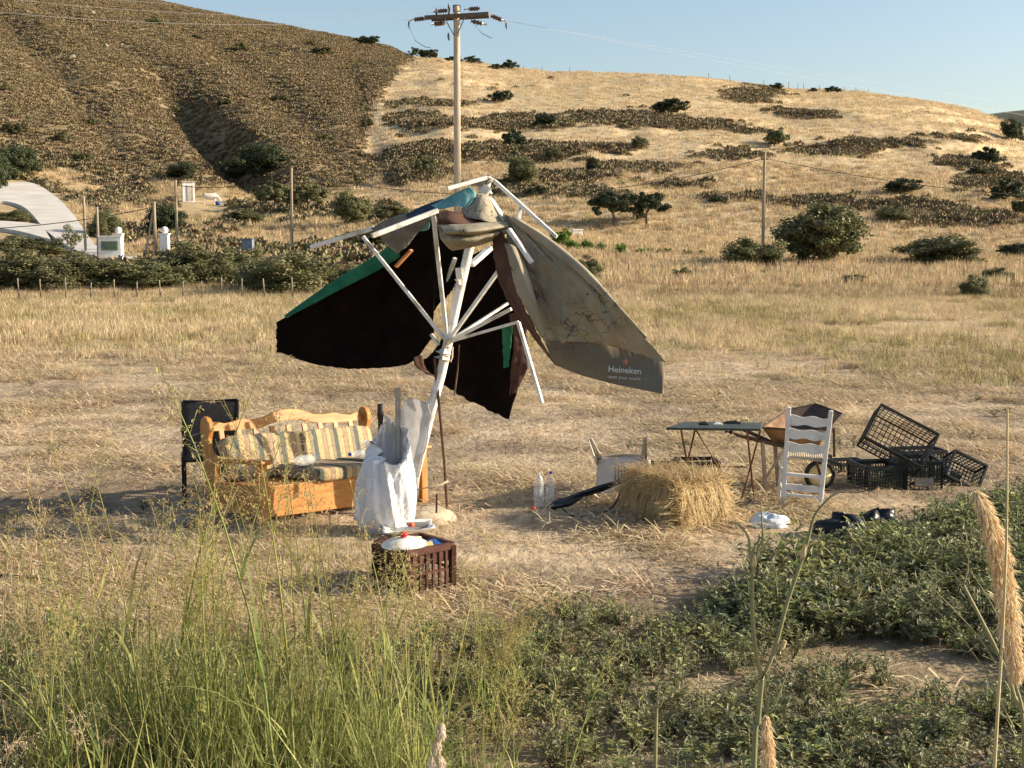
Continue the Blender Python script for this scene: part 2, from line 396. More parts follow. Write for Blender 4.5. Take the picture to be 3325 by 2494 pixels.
# far ridge beyond the field hill
def far_ridge():
    mb = MB(); rows = []
    for i in range(14):
        r = []
        for j in range(70):
            x = 230 + j * 14; f = i / 13
            h = np.interp(x, [230, 285, 330, 420, 600, 1200], [60, 92, 97, 108, 112, 120]) + 5 * (float(fbm(x / 30, f * 3, 8)) - .5)
            r.append(Vector((x, 880 + 200 * f, h * math.sin(math.pi * min(f * 1.1 + .02, .6) / 1.2) - 1)))
        rows.append(r)
    mb.grid(rows); tag(mb.build('far_hill', 'far_green'), kind='structure')
far_ridge()

# ------------------------------------------------------------------ plants as small meshes
def blade(mb, base, d, length, w, bend, m=0, segs=2, side=None):
    d = Vector(d).normalized(); s = Vector(side) if side else Vector((-d.y, d.x, 0)) if abs(d.z) < .99 else Vector((1, 0, 0))
    if s.length < 1e-4: s = Vector((1, 0, 0))
    s.normalize(); p = Vector(base); vs = [p - s * w / 2, p + s * w / 2]; fs = []
    for i in range(segs):
        p = p + d * (length / segs); d = (d + Vector((0, 0, -bend / segs)) + Vector((d.x, d.y, 0)) * bend * .6 / segs).normalized()
        ww = w * (1 - (i + 1) / segs) 
        if i < segs - 1:
            vs += [p - s * ww / 2, p + s * ww / 2]; k = len(vs); fs.append((k - 4, k - 3, k - 1, k - 2))
        else:
            vs.append(p); k = len(vs); fs.append((k - 3, k - 2, k - 1))
    mb.add(vs, fs, m); return p
def tuft(n, h, rad, w, spread, bend, mats, name='tuft', segs=2):
    mb = MB()
    for i in range(n):
        a = random.uniform(0, 6.283); r = rad * math.sqrt(random.random()); tl = random.gauss(0, spread)
        b = random.uniform(0, 6.283)
        blade(mb, (r * math.cos(a), r * math.sin(a), -.02), (math.cos(b) * abs(tl), math.sin(b) * abs(tl), 1), h * random.uniform(.5, 1.1), w * random.uniform(.7, 1.3), random.uniform(0, bend), random.randrange(len(mats)), segs)
    return mb.build(name, mats, 'PROTO')
def litter(n, rad, mats, name='straw_litter', lmin=.06, lmax=.22, w=.006):
    mb = MB()
    for i in range(n):
        a = random.uniform(0, 6.283); r = rad * math.sqrt(random.random()); b = random.uniform(0, 6.283)
        p = Vector((r * math.cos(a), r * math.sin(a), random.uniform(.0, .05)))
        d = Vector((math.cos(b), math.sin(b) * .75, random.gauss(0, .16))); l = random.uniform(lmin, lmax)
        x, y, _ = basis(d); q = p + d.normalized() * l; q.z = max(q.z, .004); mid = (p + q) / 2 + Vector((0, 0, random.uniform(0, .02)))
        ww = w * random.uniform(.6, 1.3)
        mb.add([p - x * ww, p + x * ww, mid + x * ww, mid - x * ww, q + x * ww * .6, q - x * ww * .6, mid + Vector((0, 0, ww))], [(0, 1, 2, 3), (3, 2, 4, 5)], random.randrange(len(mats)))
    return mb.build(name, mats, 'PROTO')
def leaf(mb, p, d, n, l, w, m=0):
    d = Vector(d).normalized(); s = d.cross(Vector(n)); s = s.normalized() if s.length > 1e-4 else Vector((1, 0, 0)); up = s.cross(d)
    mb.add([p, p + d * l * .45 + s * w / 2 + up * w * .18, p + d * l, p + d * l * .45 - s * w / 2 + up * w * .18, p + d * l * .5 - up * w * .05], [(0, 1, 4), (1, 2, 4), (2, 3, 4), (3, 0, 4)], m)
def weed(h, rad, n, ll, mats, name='weed'):
    mb = MB()
    for k in range(max(4, n // 9)):
        a = random.uniform(0, 6.283); tl = random.uniform(.1, 1.1) * rad; top = Vector((math.cos(a) * tl, math.sin(a) * tl, h * random.uniform(.5, 1.0)))
        mb.tube([(0, 0, -.02), top * .5 + Vector((0, 0, h * .12)), top], [.004, .003, .0015], 3, False, 0)
        for i in range(9):
            f = random.uniform(.25, 1.02); p = top * f + Vector((0, 0, h * .1 * 4 * f * (1 - f) if f < 1 else 0))
            b = random.uniform(0, 6.283); dz = random.uniform(-.25, .75)
            leaf(mb, p, (math.cos(b), math.sin(b), dz), (random.gauss(0, .3), random.gauss(0, .3), 1), ll * random.uniform(.55, 1.2), ll * random.uniform(.3, .5), random.randrange(len(mats)))
    return mb.build(name, mats, 'PROTO')
def scrub(n, rad, h, leafw, mats, name='scrub'):
    mb = MB()
    for i in range(n):
        a = random.uniform(0, 6.283); e = math.asin(random.random()); r = random.uniform(.55, 1.0)
        d = Vector((math.cos(a) * math.cos(e), math.sin(a) * math.cos(e), math.sin(e)))
        p = Vector((d.x * rad * r, d.y * rad * r, d.z * h * r)); l = leafw * random.uniform(.7, 1.6)
        dd = (d + Vector((random.gauss(0, .5), random.gauss(0, .5), random.gauss(.3, .4)))).normalized(); x, y, _ = basis(dd)
        c = random.random() * 6.283; s = x * math.cos(c) + y * math.sin(c)
        mb.add([p - s * l * .5, p + s * l * .5, p + dd * l * 1.1 + s * l * .15, p + dd * l * 1.0 - s * l * .2], [(0, 1, 2, 3)], random.randrange(len(mats)))
    return mb.build(name, mats, 'PROTO')
def pts_in(n, y0, y1, wide=.46, pw=1.0):
    """random ground points between two depths, spread over the field of view"""
    y = np.sqrt(RNG.uniform(y0 ** 2, y1 ** 2, n)) if pw == 1.0 else RNG.uniform(y0, y1, n)
    x = RNG.uniform(-wide, wide, n) * y; return x, y

def bank_density(x, y, u, v):
    uu = u + 220 * (fbm(x / 22, y / 34, 201) - .47); vv = v + 70 * (fbm(x / 16, y / 26, 202) - .47); d = np.zeros(len(u))
    for u0, u1, bv, th in BANKS: d = np.maximum(d, 1.3 - ((uu - (u0 + u1) / 2) / ((u1 - u0) / 2)) ** 2 - ((vv - bv) / th) ** 2)
    return d + .5 * (fbm(x / 5, y / 7, 203) - .47)
# scrub on the brown hill, banks of the golden hill, green scrub of the lower slopes
x, y = pts_in(150000, 125, 440, .5); z = zt(x, y); u, v = proj(x, y, z)
keep = (u > -350) & (u < 3600) & (v > -250)
sh = keep & is_scrub_hill(u + RNG.normal(0, 12, len(u)), v + RNG.normal(0, 8, len(u)))
brown = [scrub(90, .75, .42, .17, ['scrub_brown', 'scrub_brown', 'scrub_dark']) for _ in range(5)] + [scrub(90, .65, .5, .16, ['scrub_brown', 'scrub_green']) for _ in range(2)]
i = np.where(sh)[0]
scatter('hill_scrub', np.stack([x, y, z - .1], 1)[i], brown, RNG.uniform(.45, 1.0, len(i)) * (1 + .7 * (fbm(x[i] / 15, y[i] / 15, 77) - .4)), rots(len(i), .15), label='brown dry scrub covering the left hillside', cat='scrub')
green = [scrub(80, .7, .7, .24, ['scrub_green', 'scrub_dark', 'scrub_brown']) for _ in range(4)]
dens = bank_density(x, y, u, v)
bank = keep & (~sh) & (u > 1150) & (dens + RNG.normal(0, .14, len(u)) > .5) & (y > 128)
i = np.where(bank)[0]
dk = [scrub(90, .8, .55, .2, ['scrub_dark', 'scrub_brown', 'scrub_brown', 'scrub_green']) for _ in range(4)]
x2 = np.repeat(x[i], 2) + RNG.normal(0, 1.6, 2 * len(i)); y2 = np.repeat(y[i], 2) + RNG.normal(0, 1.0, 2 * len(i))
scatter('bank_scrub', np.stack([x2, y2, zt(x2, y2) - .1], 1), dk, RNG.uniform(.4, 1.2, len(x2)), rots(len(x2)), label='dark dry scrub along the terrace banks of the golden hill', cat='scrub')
x, y = pts_in(16000, 66, 175, .5); z = zt(x, y); u, v = proj(x, y, z)
DRIVE = [(-400, 560), (90, 585), (200, 640), (300, 760), (350, 815), (480, 840), (480, 872), (240, 850), (-400, 850)]
nd = ~pin(u, v, DRIVE) & ~((u > 570) & (u < 745) & (v > 640) & (v < 700))
low = nd & (u > -300) & (u < 1480) & (~is_scrub_hill(u, v)) & (fbm(x / 9, y / 12, 55) > .47)
i = np.where(low)[0]
scatter('slope_scrub', np.stack([x, y, z - .08], 1)[i], green, RNG.uniform(.35, 1.05, len(i)), rots(len(i)), label='olive green scrub on the slopes below the brown hill', cat='scrub')
bk_ = np.zeros(len(u))
for u0, u1, bv, th in BANKS: bk_ = np.maximum(bk_, 1.3 - ((u - (u0 + u1) / 2) / ((u1 - u0) / 2)) ** 2 - ((v - bv) / th) ** 2)
low2 = nd & (bk_ < .85) & (u > -300) & (u < 3600) & (~is_scrub_hill(u, v)) & ((fbm(x / 9, y / 12, 55) <= .52) | (u > 1480))
i = np.where(low2)[0]
gold_t = [tuft(34, .55, .55, .055, .5, .6, ['dry_blade', 'pale_blade', 'dry_blade']) for _ in range(4)]
scatter('slope_grass', np.stack([x, y, z], 1)[i], gold_t, RNG.uniform(.6, 1.3, len(i)), rots(len(i)), label='dry golden grass on the lower slopes', cat='grass')
x, y = pts_in(34000, 125, 345, .5); z = zt(x, y); u, v = proj(x, y, z)
dens = bank_density(x, y, u, v)
gold = (u > 1150) & (u < 3600) & (~is_scrub_hill(u, v)) & (dens + RNG.normal(0, .15, len(u)) < .8); i = np.where(gold)[0]
gold_h = [tuft(30, .46, .9, .085, .7, .6, ['pale_blade', 'pale_blade', 'dry_blade'], segs=2) for _ in range(4)]
scatter('hill_grass', np.stack([x, y, z], 1)[i], gold_h, RNG.uniform(.5, 1.3, len(i)), rots(len(i)), label='pale golden dry grass covering the right hill', cat='grass')

# ------------------------------------------------------------------ trees and shrubs
def crown_mesh(mb, c, rx, ry, rz, nclump, nleaf, lw, low=-.5, wild=.15):
    c = Vector(c)
    for k in range(nclump):
        a = random.uniform(0, 6.283); e = math.asin(random.uniform(low, 1)); r = random.uniform(.35, .92)
        if random.random() < wild: r = random.uniform(.9, 1.12)
        cc = c + Vector((rx * math.cos(a) * math.cos(e) * r, ry * math.sin(a) * math.cos(e) * r, rz * math.sin(e) * r))
        cr = min(rx, rz) * random.uniform(.16, .34)
        for i in range(nleaf):
            d = Vector((random.gauss(0, 1), random.gauss(0, 1), random.gauss(0, .8))); d.normalize()
            p = cc + d * cr * random.uniform(.5, 1.05)
            nrm = (d + Vector((random.gauss(0, .6), random.gauss(0, .6), random.gauss(.3, .6)))).normalized(); x, y, _ = basis(nrm)
            b = random.random() * 6.283; s = x * math.cos(b) + y * math.sin(b); t = nrm.cross(s); l = lw * random.uniform(.6, 1.4)
            mb.add([p - s * l * .5, p + t * l * .35, p + s * l * .5, p - t * l * .35], [(0, 1, 2, 3)], 0)
def tree_parts(kind):
    """returns (crown mesh, trunk mesh) for a unit tree: width 1, height 1"""
    cr, tr = MB(), MB(); W = .5
    if kind == 'round': 
        crown_mesh(cr, (0, 0, .52), W, W, .46, 120, 170, .04, -.95, .04); stem = .25
    elif kind == 'bush':
        crown_mesh(cr, (0, 0, .40), W, W * .8, .55, 70, 220, .040, -.6); stem = .1
    elif kind == 'tree':
        crown_mesh(cr, (0, 0, .66), W, W, .36, 52, 200, .045, -.7); stem = .45
    elif kind == 'thin':
        crown_mesh(cr, (0, 0, .6), W, W, .42, 30, 34, .06, -.8); stem = .4
    else:
        crown_mesh(cr, (0, 0, .38), W, W, .55, 34, 80, .085, -.5); stem = .1
    tr.tube([(0, 0, -.06), (.02, 0, stem * .6), (-.01, .02, stem)], [.035, .026, .02], 7)
    for k in range(5):
        a = k * 1.26 + random.random() * .5; r = random.uniform(.2, .36)
        tr.tube([(0, 0, stem * .85), (math.cos(a) * r * .5, math.sin(a) * r * .5, stem + .14), (math.cos(a) * r, math.sin(a) * r, stem + random.uniform(.22, .36))], [.018, .012, .005], 5)
    return cr, tr
TREE = {}
def plant(kind, leafm, name, label, cat, u, vbase, w, h, group=None, D=None, yaw=None):
    key = (kind, leafm, random.randrange(3))
    if key not in TREE:
        cr, tr = tree_parts(kind); root = None
        TREE[key] = (cr.build('crown', leafm, 'PROTO').data, tr.build('trunk', 'bark', 'PROTO').data)
    b = T(u, vbase) if D is None else P(u, vbase, D)
    if D is not None: b.z = gz(b.x, b.y)
    s = b.y / F
    t = thing(name, label, cat, (b.x, b.y, b.z - .02), (0, 0, random.uniform(0, 6.28) if yaw is None else yaw), group)
    t.scale = (w * s, w * s, h * s)
    for nm, me in zip(('crown', 'trunk'), TREE[key]):
        o = bpy.data.objects.new(nm, me); COL.objects.link(o); o.parent = t
    return t
HEDGE = 'shrubs of the hedge behind the left fence'
for u, v, w, h in [(95, 945, 270, 135), (260, 942, 280, 125), (440, 942, 250, 98), (610, 928, 280, 140), (770, 922, 230, 115), (945, 955, 300, 140), (-60, 948, 240, 115), (1100, 940, 180, 80), (180, 950, 200, 105), (530, 938, 200, 95), (690, 930, 200, 110), (860, 940, 200, 100)]:
    plant('bush', 'leaf_olive', 'hedge_shrub', 'dense olive green shrub of the hedge behind the wire fence', 'shrub', u, v, w, h, HEDGE)
plant('round', 'leaf_olive', 'round_tree', 'large round olive green tree beside the cable pole', 'tree', 2668, 858, 295, 198)
plant('bush', 'leaf_olive', 'low_bush', 'low spreading bush at the foot of the cable pole', 'bush', 2445, 866, 210, 100)
plant('bush', 'leaf_olive', 'low_bush', 'wide low bush standing apart on the flat below the golden hill', 'bush', 3055, 858, 280, 98)
plant('bush', 'leaf_dark', 'low_bush', 'small dark bush low in the grass in front of the round tree', 'bush', 2770, 925, 90, 32)
plant('tree', 'leaf_dark', 'oak_tree', 'dense dark tree casting shade on the foot of the golden hill', 'tree', 1990, 738, 165, 112)
plant('tree', 'leaf_dark', 'oak_tree', 'dark spreading tree with bare leaning trunk, foot of the golden hill', 'tree', 2100, 736, 140, 112)
plant('round', 'leaf_olive', 'olive_tree', 'grey green tree on the slope behind the torn parasol top', 'tree', 1695, 605, 110, 95)
plant('tree', 'leaf_olive', 'olive_tree', 'small tree with thin trunk left of the power pole', 'tree', 1378, 590, 85, 78)
plant('round', 'leaf_olive', 'olive_tree', 'round tree on the slope directly above the parasol arm', 'tree', 1145, 735, 135, 110)
plant('tree', 'leaf_olive', 'olive_tree', 'wide olive tree behind the bare wooden pole on the slope', 'tree', 1000, 700, 150, 95)
plant('tree', 'leaf_olive', 'olive_tree', 'spreading tree left of the bare wooden pole on the slope', 'tree', 895, 690, 120, 88)
plant('round', 'leaf_dark', 'gully_tree', 'big dark tree clump in the mouth of the gully', 'tree', 850, 580, 180, 105)
plant('round', 'leaf_dark', 'gully_tree', 'dark tree at the left side of the gully clump', 'tree', 770, 590, 110, 75)
plant('bush', 'leaf_dark', 'gully_bush', 'dark bush above the little white hut', 'bush', 590, 585, 110, 58)
plant('round', 'leaf_dark', 'slope_tree', 'dark bushy tree behind the braced pole', 'tree', 540, 762, 135, 100)
plant('thin', 'leaf_olive', 'young_tree', 'thin young tree beside the white concrete drive', 'tree', 232, 838, 90, 105)
plant('round', 'leaf_dark', 'slope_tree', 'dark tree above the top of the concrete drive', 'tree', 62, 575, 135, 105)
plant('round', 'leaf_dark', 'slope_tree', 'dark tree overhanging the upper end of the drive', 'tree', -5, 620, 90, 120)
plant('bush', 'leaf_olive', 'slope_bush', 'bush between the drive and the two thin poles', 'bush', 345, 770, 110, 100)
plant('bush', 'leaf_olive', 'slope_bush', 'grey bush right of the white gate post', 'bush', 790, 725, 150, 45)
plant('bush', 'leaf_olive', 'drive_bush', 'green bush in the loop between the two concrete drives', 'bush', 40, 722, 130, 42)
plant('bush', 'leaf_olive', 'drive_bush', 'wide green bush below the lower concrete drive', 'bush', 40, 835, 220, 75)
plant('bush', 'leaf_olive', 'drive_bush', 'bush between the low stone wall and the young tree', 'bush', 150, 835, 150, 60)
plant('bush', 'leaf_olive', 'slope_bush', 'low bush at the side of the blue cabinet', 'bush', 745, 805, 90, 35)
plant('bush', 'leaf_olive', 'slope_bush', 'long green bush below the parasol arm', 'bush', 1200, 800, 190, 60)
plant('bush', 'leaf_olive', 'slope_bush', 'bush between olive trees on the slope', 'bush', 1270, 720, 150, 60)
plant('bush', 'leaf_olive', 'field_bush', 'bush in the field behind the beige canopy panel', 'bush', 1890, 915, 140, 85)
plant('bush', 'leaf_olive', 'field_bush', 'small scrubby bush at the right wire fence', 'bush', 2215, 910, 70, 45)
plant('bush', 'leaf_olive', 'field_bush', 'low green bush in the grass at the right', 'bush', 3150, 1210, 110, 80, None, None)
plant('bush', 'leaf_olive', 'field_bush', 'tangled bush at the fence right of the wide low bush', 'bush', 3240, 915, 130, 50)
HS = 'dark shrubs dotted over the golden hill'
for u, v, w, h in [(1630, 335, 75, 45), (1770, 415, 70, 50), (1672, 480, 75, 65), (2180, 372, 115, 58), (2075, 482, 55, 42), (2515, 482, 90, 62), (2935, 632, 115, 62), (3285, 458, 85, 72),
                   (3205, 535, 95, 62), (3262, 655, 115, 85), (3318, 700, 60, 60), (3300, 838, 110, 55), (1925, 560, 55, 52), (2075, 712, 45, 28), (2900, 722, 120, 45), (3170, 575, 70, 30), (1800, 520, 60, 40), (2330, 660, 60, 25), (1740, 640, 70, 40)]:
    plant(random.choice(['shrub', 'bush']), random.choice(['leaf_dark', 'leaf_olive', 'leaf_dark']), 'hill_shrub', 'dark green round shrub dotted on the golden hillside', 'shrub', u, v, w, h, HS)
RS = 'shrubs on the skyline ridge'
for u, v, w, h in [(1192, 146, 75, 32), (1352, 176, 45, 30), (1396, 190, 62, 34), (1532, 206, 60, 22), (1652, 226, 55, 34), (1610, 224, 50, 18), (2518, 292, 48, 24), (2640, 302, 34, 18), (2706, 302, 52, 22), (1470, 200, 60, 18)]:
    plant('shrub', 'leaf_dark', 'ridge_shrub', 'dark shrub standing on the skyline ridge', 'shrub', u, v, w, h, RS)
LS = 'green shrubs on the brown hill'
for u, v, w, h in [(207, 462, 50, 36), (265, 530, 60, 32), (50, 440, 70, 40), (570, 372, 40, 22), (725, 345, 60, 26), (905, 330, 60, 22), (295, 410, 50, 24), (1190, 420, 50, 40), (1060, 460, 50, 24), (640, 130, 40, 18), (500, 80, 60, 26), (780, 165, 50, 28), (1045, 180, 60, 30), (1010, 150, 40, 20), (20, 300, 50, 26)]:
    plant('shrub', 'leaf_olive', 'hill_shrub', 'small green shrub among the brown scrub of the left hill', 'shrub', u, v, w, h, LS)
VN = 'young vines in the field'
for u, v, w, h in [(1825, 800, 75, 60), (1860, 815, 60, 40), (1905, 810, 40, 34), (1955, 815, 34, 30), (2020, 832, 44, 48), (2080, 825, 30, 24), (2140, 830, 30, 24), (2170, 822, 26, 20), (2110, 822, 26, 20), (2230, 826, 30, 18), (2280, 828, 30, 18)]:
    plant('shrub', 'leaf_bright', 'vine', 'bright green young vine in the field beyond the beige canopy', 'vine', u, v, w, h, VN)
# rocks on the brown hill
for u, v, w in [(560, 385, 26), (520, 375, 22), (235, 190, 30), (250, 210, 22), (300, 47, 26), (395, 150, 18), (670, 215, 20), (612, 355, 14), (800, 355, 16), (720, 200, 14), (90, 45, 24), (345, 150, 20)]:
    b = T(u, v); s = b.y / F; mb = MB(); r = w * s * .42
    ring = [(0, -.4), (.8, -.3), (1, .1), (.75, .5), (.35, .8), (0, .9)]
    mb.lathe([(a * r, c * r) for a, c in ring], 9)
    mb.v = [(p[0] * random.uniform(.75, 1.25), p[1] * random.uniform(.75, 1.25), p[2] * random.uniform(.8, 1.2)) for p in mb.v]
    o = mb.build('hill_rock', 'stone'); o.location = b; o.rotation_euler = (0, random.uniform(-.3, .3), random.random() * 6)
    tag(o, 'pale grey rock showing through the brown hill scrub', 'rock', 'rocks on the brown hill')

# ------------------------------------------------------------------ poles, wires, fences
def pole(name, label, u, vt, vb, r0, r1, D, m='grey_wood', cat='pole', group=None, lean=0.0):
    b = P(u, vb, D); b.z = gz(b.x, D); top = P(u, vt, D)
    t = thing(name, label, cat, b, (0, 0, 0), group)
    h = top.z - b.z; mb = MB(); mb.tube([(0, 0, -.3), (lean * .5 * h, 0, h * .5), (lean * h, 0, h)], [r0, (r0 + r1) / 2, r1], 12)
    mb.build('shaft', m, t); return t, b, h
pt, pb, ph = pole('power_pole', 'tall weathered wooden power pole with crossarm behind the torn parasol', 1487, 20, 975, .145, .125, 52, 'pole_wood')
yaw = -R(18)
def PA(x, z, y=0): return Vector((x * math.cos(yaw) - y * math.sin(yaw), x * math.sin(yaw) + y * math.cos(yaw), ph + z))
arm = MB(); arm.bar(PA(-1.28, -.40, -.15), PA(1.38, -.40, -.15), .11, .16); arm.bar(PA(-1.1, -.42, .15), PA(1.3, -.42, .15), .11, .16); arm.build('crossarm', 'dark_wood', pt)
mb = MB(); mb.tube([(0, 0, ph - .22), (0, 0, ph + .03)], .15, 12); mb.build('top_cap', 'insulator', pt)
for sx in (-1, 1):
    mb = MB(); mb.bar(PA(sx * .42, -.48, -.2), PA(sx * .05, -1.15, -.16), .035, .035); mb.build('arm_brace', 'steel_blue', pt)
def insul(a, b, n=4):
    mb = MB(); a = Vector(a); b = Vector(b); k = 2 * n + 1
    mb.tube([a.lerp(b, i / (k - 1)) for i in range(k)], [.055 if i % 2 else .10 for i in range(k)], 10); io = mb.build('insulator', 'insulator', pt)
    c = (a - b).normalized(); mb = MB(); mb.tube([b - c * .02, b - c * .22], .05, 8); mb.build('clamp', 'porcelain', io)
insul(PA(-1.34, -.40), PA(-1.75, -.42)); insul(PA(1.45, -.45), PA(1.85, -.62)); insul(PA(-.25, -.20, -.3), PA(-.62, -.22, -.35)); insul(PA(1.0, -.16, -.1), PA(.6, -.18, -.2))
insul(PA(-.55, -.62), PA(-.95, -.60, .2), 3); insul(PA(.6, -.60), PA(.95, -.68, .2), 3)
for x, z0, z1 in [(-.33, -.32, .12), (-.85, -.3, -.02)]:
    mb = MB(); mb.tube([PA(x, z0), PA(x, (z0 + z1) / 2), PA(x, z1)], [.03, .06, .02], 8); mb.build('pin_insulator', 'insulator', pt)
for x, z in [(-2.02, -.45), (2.05, -.68), (-.35, -1.0)]:
    mb = MB(); mb.tube([PA(x, z), PA(x, z - .14), PA(x + .02, z - .30)], [.02, .05, .03], 8); mb.build('arrester', 'steel_blue', pt)
mb = MB(); mb.tube([PA(-2.0, -.72), PA(-1.75, -1.25), PA(-1.35, -1.5), PA(-1.1, -1.55)], .012, 5)
mb.build('jumper_lead', 'wire', pt)
mb = MB(); mb.tube([PA(.75, -.75), PA(1.05, -1.1), PA(1.45, -1.3)], .012, 5); mb.build('jumper_lead', 'wire', pt)
for k, (a, uv, d) in enumerate([(PA(-1.9, -.42), (-1800, -260), 40), (PA(-.85, -.2), (-1600, -300), 42), (PA(-.5, .0), (-1500, -330), 44), (PA(2.0, -.66), (5200, 520), 120), (PA(1.4, -.5), (5000, 560), 120)]):
    mb = MB(); mb.tube(sag(pb + a, P(uv[0], uv[1], d), 1.2, 40), .0045, 4, False)
    tag(mb.build('power_line', 'wire_light'), 'thin pale power line strung from the crossarm', 'wire', 'power lines of the tall pole')
p2t, p2b, p2h = pole('cable_pole', 'slim wooden pole carrying a black cable beside the round tree', 2475, 498, 890, .13, .10, 98)
mb = MB(); mb.bar((-.25, 0, p2h - .45), (.25, 0, p2h - .45), .08, .08); mb.build('bracket', 'dark_wood', p2t)
p3t, p3b, p3h = pole('bare_pole', 'bare wooden pole on the slope left of the parasol', 948, 545, 850, .11, .085, 92, lean=.012)
POLES = []
for u, vt, vb, D, r, lb in [(577, 585, 850, 92, .10, 'slim wooden pole below the little white hut'), (506, 655, 868, 88, .13, 'stout wooden pole held by a slanting brace'),
                            (321, 672, 860, 84, .10, 'pale pole standing against the white meter kiosk'), (279, 637, 850, 90, .10, 'thin pole rising beside the concrete drive')]:
    POLES.append(pole('wooden_pole', lb, u, vt, vb, r, r * .8, D, 'grey_wood'))
t, b, h = POLES[1]
q = P(467, 862, 87); q.z = gz(q.x, q.y); mb = MB(); mb.tube([q - b + Vector((0, 0, -.2)), Vector((-.1, 0, h * .8))], .09, 8); mb.build('brace', 'grey_wood', t)
def cable(label, a, b, s, r=.025, g='cables'):
    mb = MB(); mb.tube(sag(a, b, s, 30), r, 5, False); tag(mb.build('cable', 'wire'), label, 'cable', None)
ptop = lambda t: Vector(t[1]) + Vector((0, 0, t[2] - .35))
cable('black cable sagging from the bare pole across to the cable pole', ptop((p3t, p3b, p3h)), ptop((p2t, p2b, p2h)), 2.1)
cable('black cable running from the cable pole off over the field', ptop((p2t, p2b, p2h)), P(4000, 640, 104), 1.2)
cable('black cable from the hut pole to the bare pole', ptop(POLES[0]), ptop((p3t, p3b, p3h)), .5)
cable('cable from the braced pole down over the drive', ptop(POLES[1]), P(-300, 745, 84), .5, .03)
FG = 'posts of the wire fence'
def fence(label, us, vtop, vbot, D, group, r=.03):
    tops = []
    for u in us:
        b = P(u, vbot + random.uniform(-4, 4), D); b.z = gz(b.x, D); h = (vbot - vtop) * D / F * random.uniform(.85, 1.12)
        mb = MB(); k = random.gauss(0, .05); mb.tube([(0, 0, -.15), (k * h * .5, 0, h * .55), (k * h, 0, h)], [r, r * .9, r * .8], 6)
        o = mb.build('fence_post', 'grey_wood'); o.location = b; tag(o, label, 'fence post', group); tops.append((b, h))
    for f in (.35, .65, .92):
        mb = MB()
        for (a, ha), (c, hc) in zip(tops, tops[1:]): mb.tube([a + Vector((0, 0, ha * f)), c + Vector((0, 0, hc * f))], .004, 3, False)
        tag(mb.build('fence_wire', 'wire'), 'thin wire strung along ' + label.split(' of ')[-1], 'wire', 'strands of ' + label.split(' of ')[-1])
fence('thin wooden post of the fence before the hedge', [-130, -20, 63, 133, 215, 293, 372, 446, 522, 592, 655, 720, 785, 860, 950, 1040], 915, 982, 53, 'posts of the left fence')
fence('thin grey post of the fence crossing the right field', [1830, 1895, 1965, 2003, 2040, 2075, 2118, 2170, 2215, 2260, 2310, 2355, 2420, 2530, 2580, 2640, 2700, 2770, 2830, 2890, 2950, 3010, 3070, 3130, 3200, 3270, 3340, 3420], 852, 905, 78, 'posts of the right fence')
for u, v in zip([2300, 2370, 2480, 2560, 2590, 2610, 2660, 2740, 2780, 2820, 1700, 1760, 1850], [254, 262, 277, 288, 290, 291, 293, 297, 298, 300, 228, 231, 236]):
    b = T(u, v + 3); mb = MB(); mb.tube([(0, 0, -.3), (random.gauss(0, .05), 0, random.uniform(1.2, 1.9))], .06, 5)
    o = mb.build('ridge_post', 'grey_wood'); o.location = b; tag(o, 'thin fence post on the skyline of the golden hill', 'fence post', 'fence posts on the ridge')

# ------------------------------------------------------------------ drive, kiosk, gate posts, hut, cow and other far things
def strip(name, left, right, n=26, m='concrete', lift=.3):
    L_ = crom([T(*p) for p in left], n); R_ = crom([T(*p) for p in right], n); rows = []
    for a, b in zip(L_, R_):
        rows.append([a.lerp(b, k / 6) for k in range(7)])
    rows = [[Vector((p.x, p.y, gz(p.x, p.y) + lift)) for p in r] for r in rows]
    mb = MB(); mb.grid(rows)
    low = [[p - Vector((0, 0, .9)) for p in r] for r in rows]
    for e in (0, -1): mb.grid([[r[e] for r in rows], [r[e] for r in low]])
    return tag(mb.build(name, m), kind='structure')
strip('concrete_drive', [(-160, 640), (-60, 622), (20, 606), (75, 600), (130, 612), (190, 655), (245, 715), (285, 775), (330, 822), (450, 850)], [(-160, 672), (-60, 668), (10, 664), (55, 672), (90, 692), (120, 725), (150, 760), (200, 800), (270, 835), (400, 866)])
strip('lower_drive', [(-160, 725), (-40, 728), (60, 733), (140, 742)], [(-160, 755), (-40, 752), (60, 762), (165, 790)])
kb = P(361, 862, 84); kb.z = gz(kb.x, 84)
t = thing('meter_kiosk', 'white masonry meter kiosk with two green louvred doors', 'kiosk', kb, (0, 0, R(6)))
mb = MB(); mb.span((-.72, -.3, -.3), (.72, .4, 1.7)); mb.build('wall', 'white_wall', t, bevel=.02)
mb = MB(); mb.span((-.76, -.34, 1.7), (.76, .44, 1.78)); mb.build('cap_slab', 'white_wall', t, bevel=.01)
for s in (-1, 1):
    d = MB(); d.span((s * .27 - .25, -.335, .85), (s * .27 + .25, -.30, 1.45)); dd = d.build('louvre_door', 'louvre', t)
    for k in range(7):
        q = MB(); q.box((s * .27, -.345, .91 + k * .08), (.46, .02, .05), (R(-25), 0, 0)); q.build('slat', 'louvre', dd)
def gate_post(u, vb, D, h, label):
    b = P(u, vb, D); b.z = gz(b.x, D); t = thing('gate_post', label, 'gate post', b)
    mb = MB(); mb.span((-.26, -.26, -.3), (.26, .26, h)); mb.build('pillar', 'white_wall', t, bevel=.02)
    mb = MB(); mb.span((-.31, -.31, h), (.31, .31, h + .09)); mb.build('cap', 'white_wall', t, bevel=.01)
    mb = MB(); mb.lathe([(.001, h + .09)] + [(.24 * math.sin(a), h + .31 - .24 * math.cos(a)) for a in [.5, .9, 1.3, 1.7, 2.1, 2.5, 2.9]] + [(.001, h + .55)], 14); mb.build('ball', 'white_wall', t)
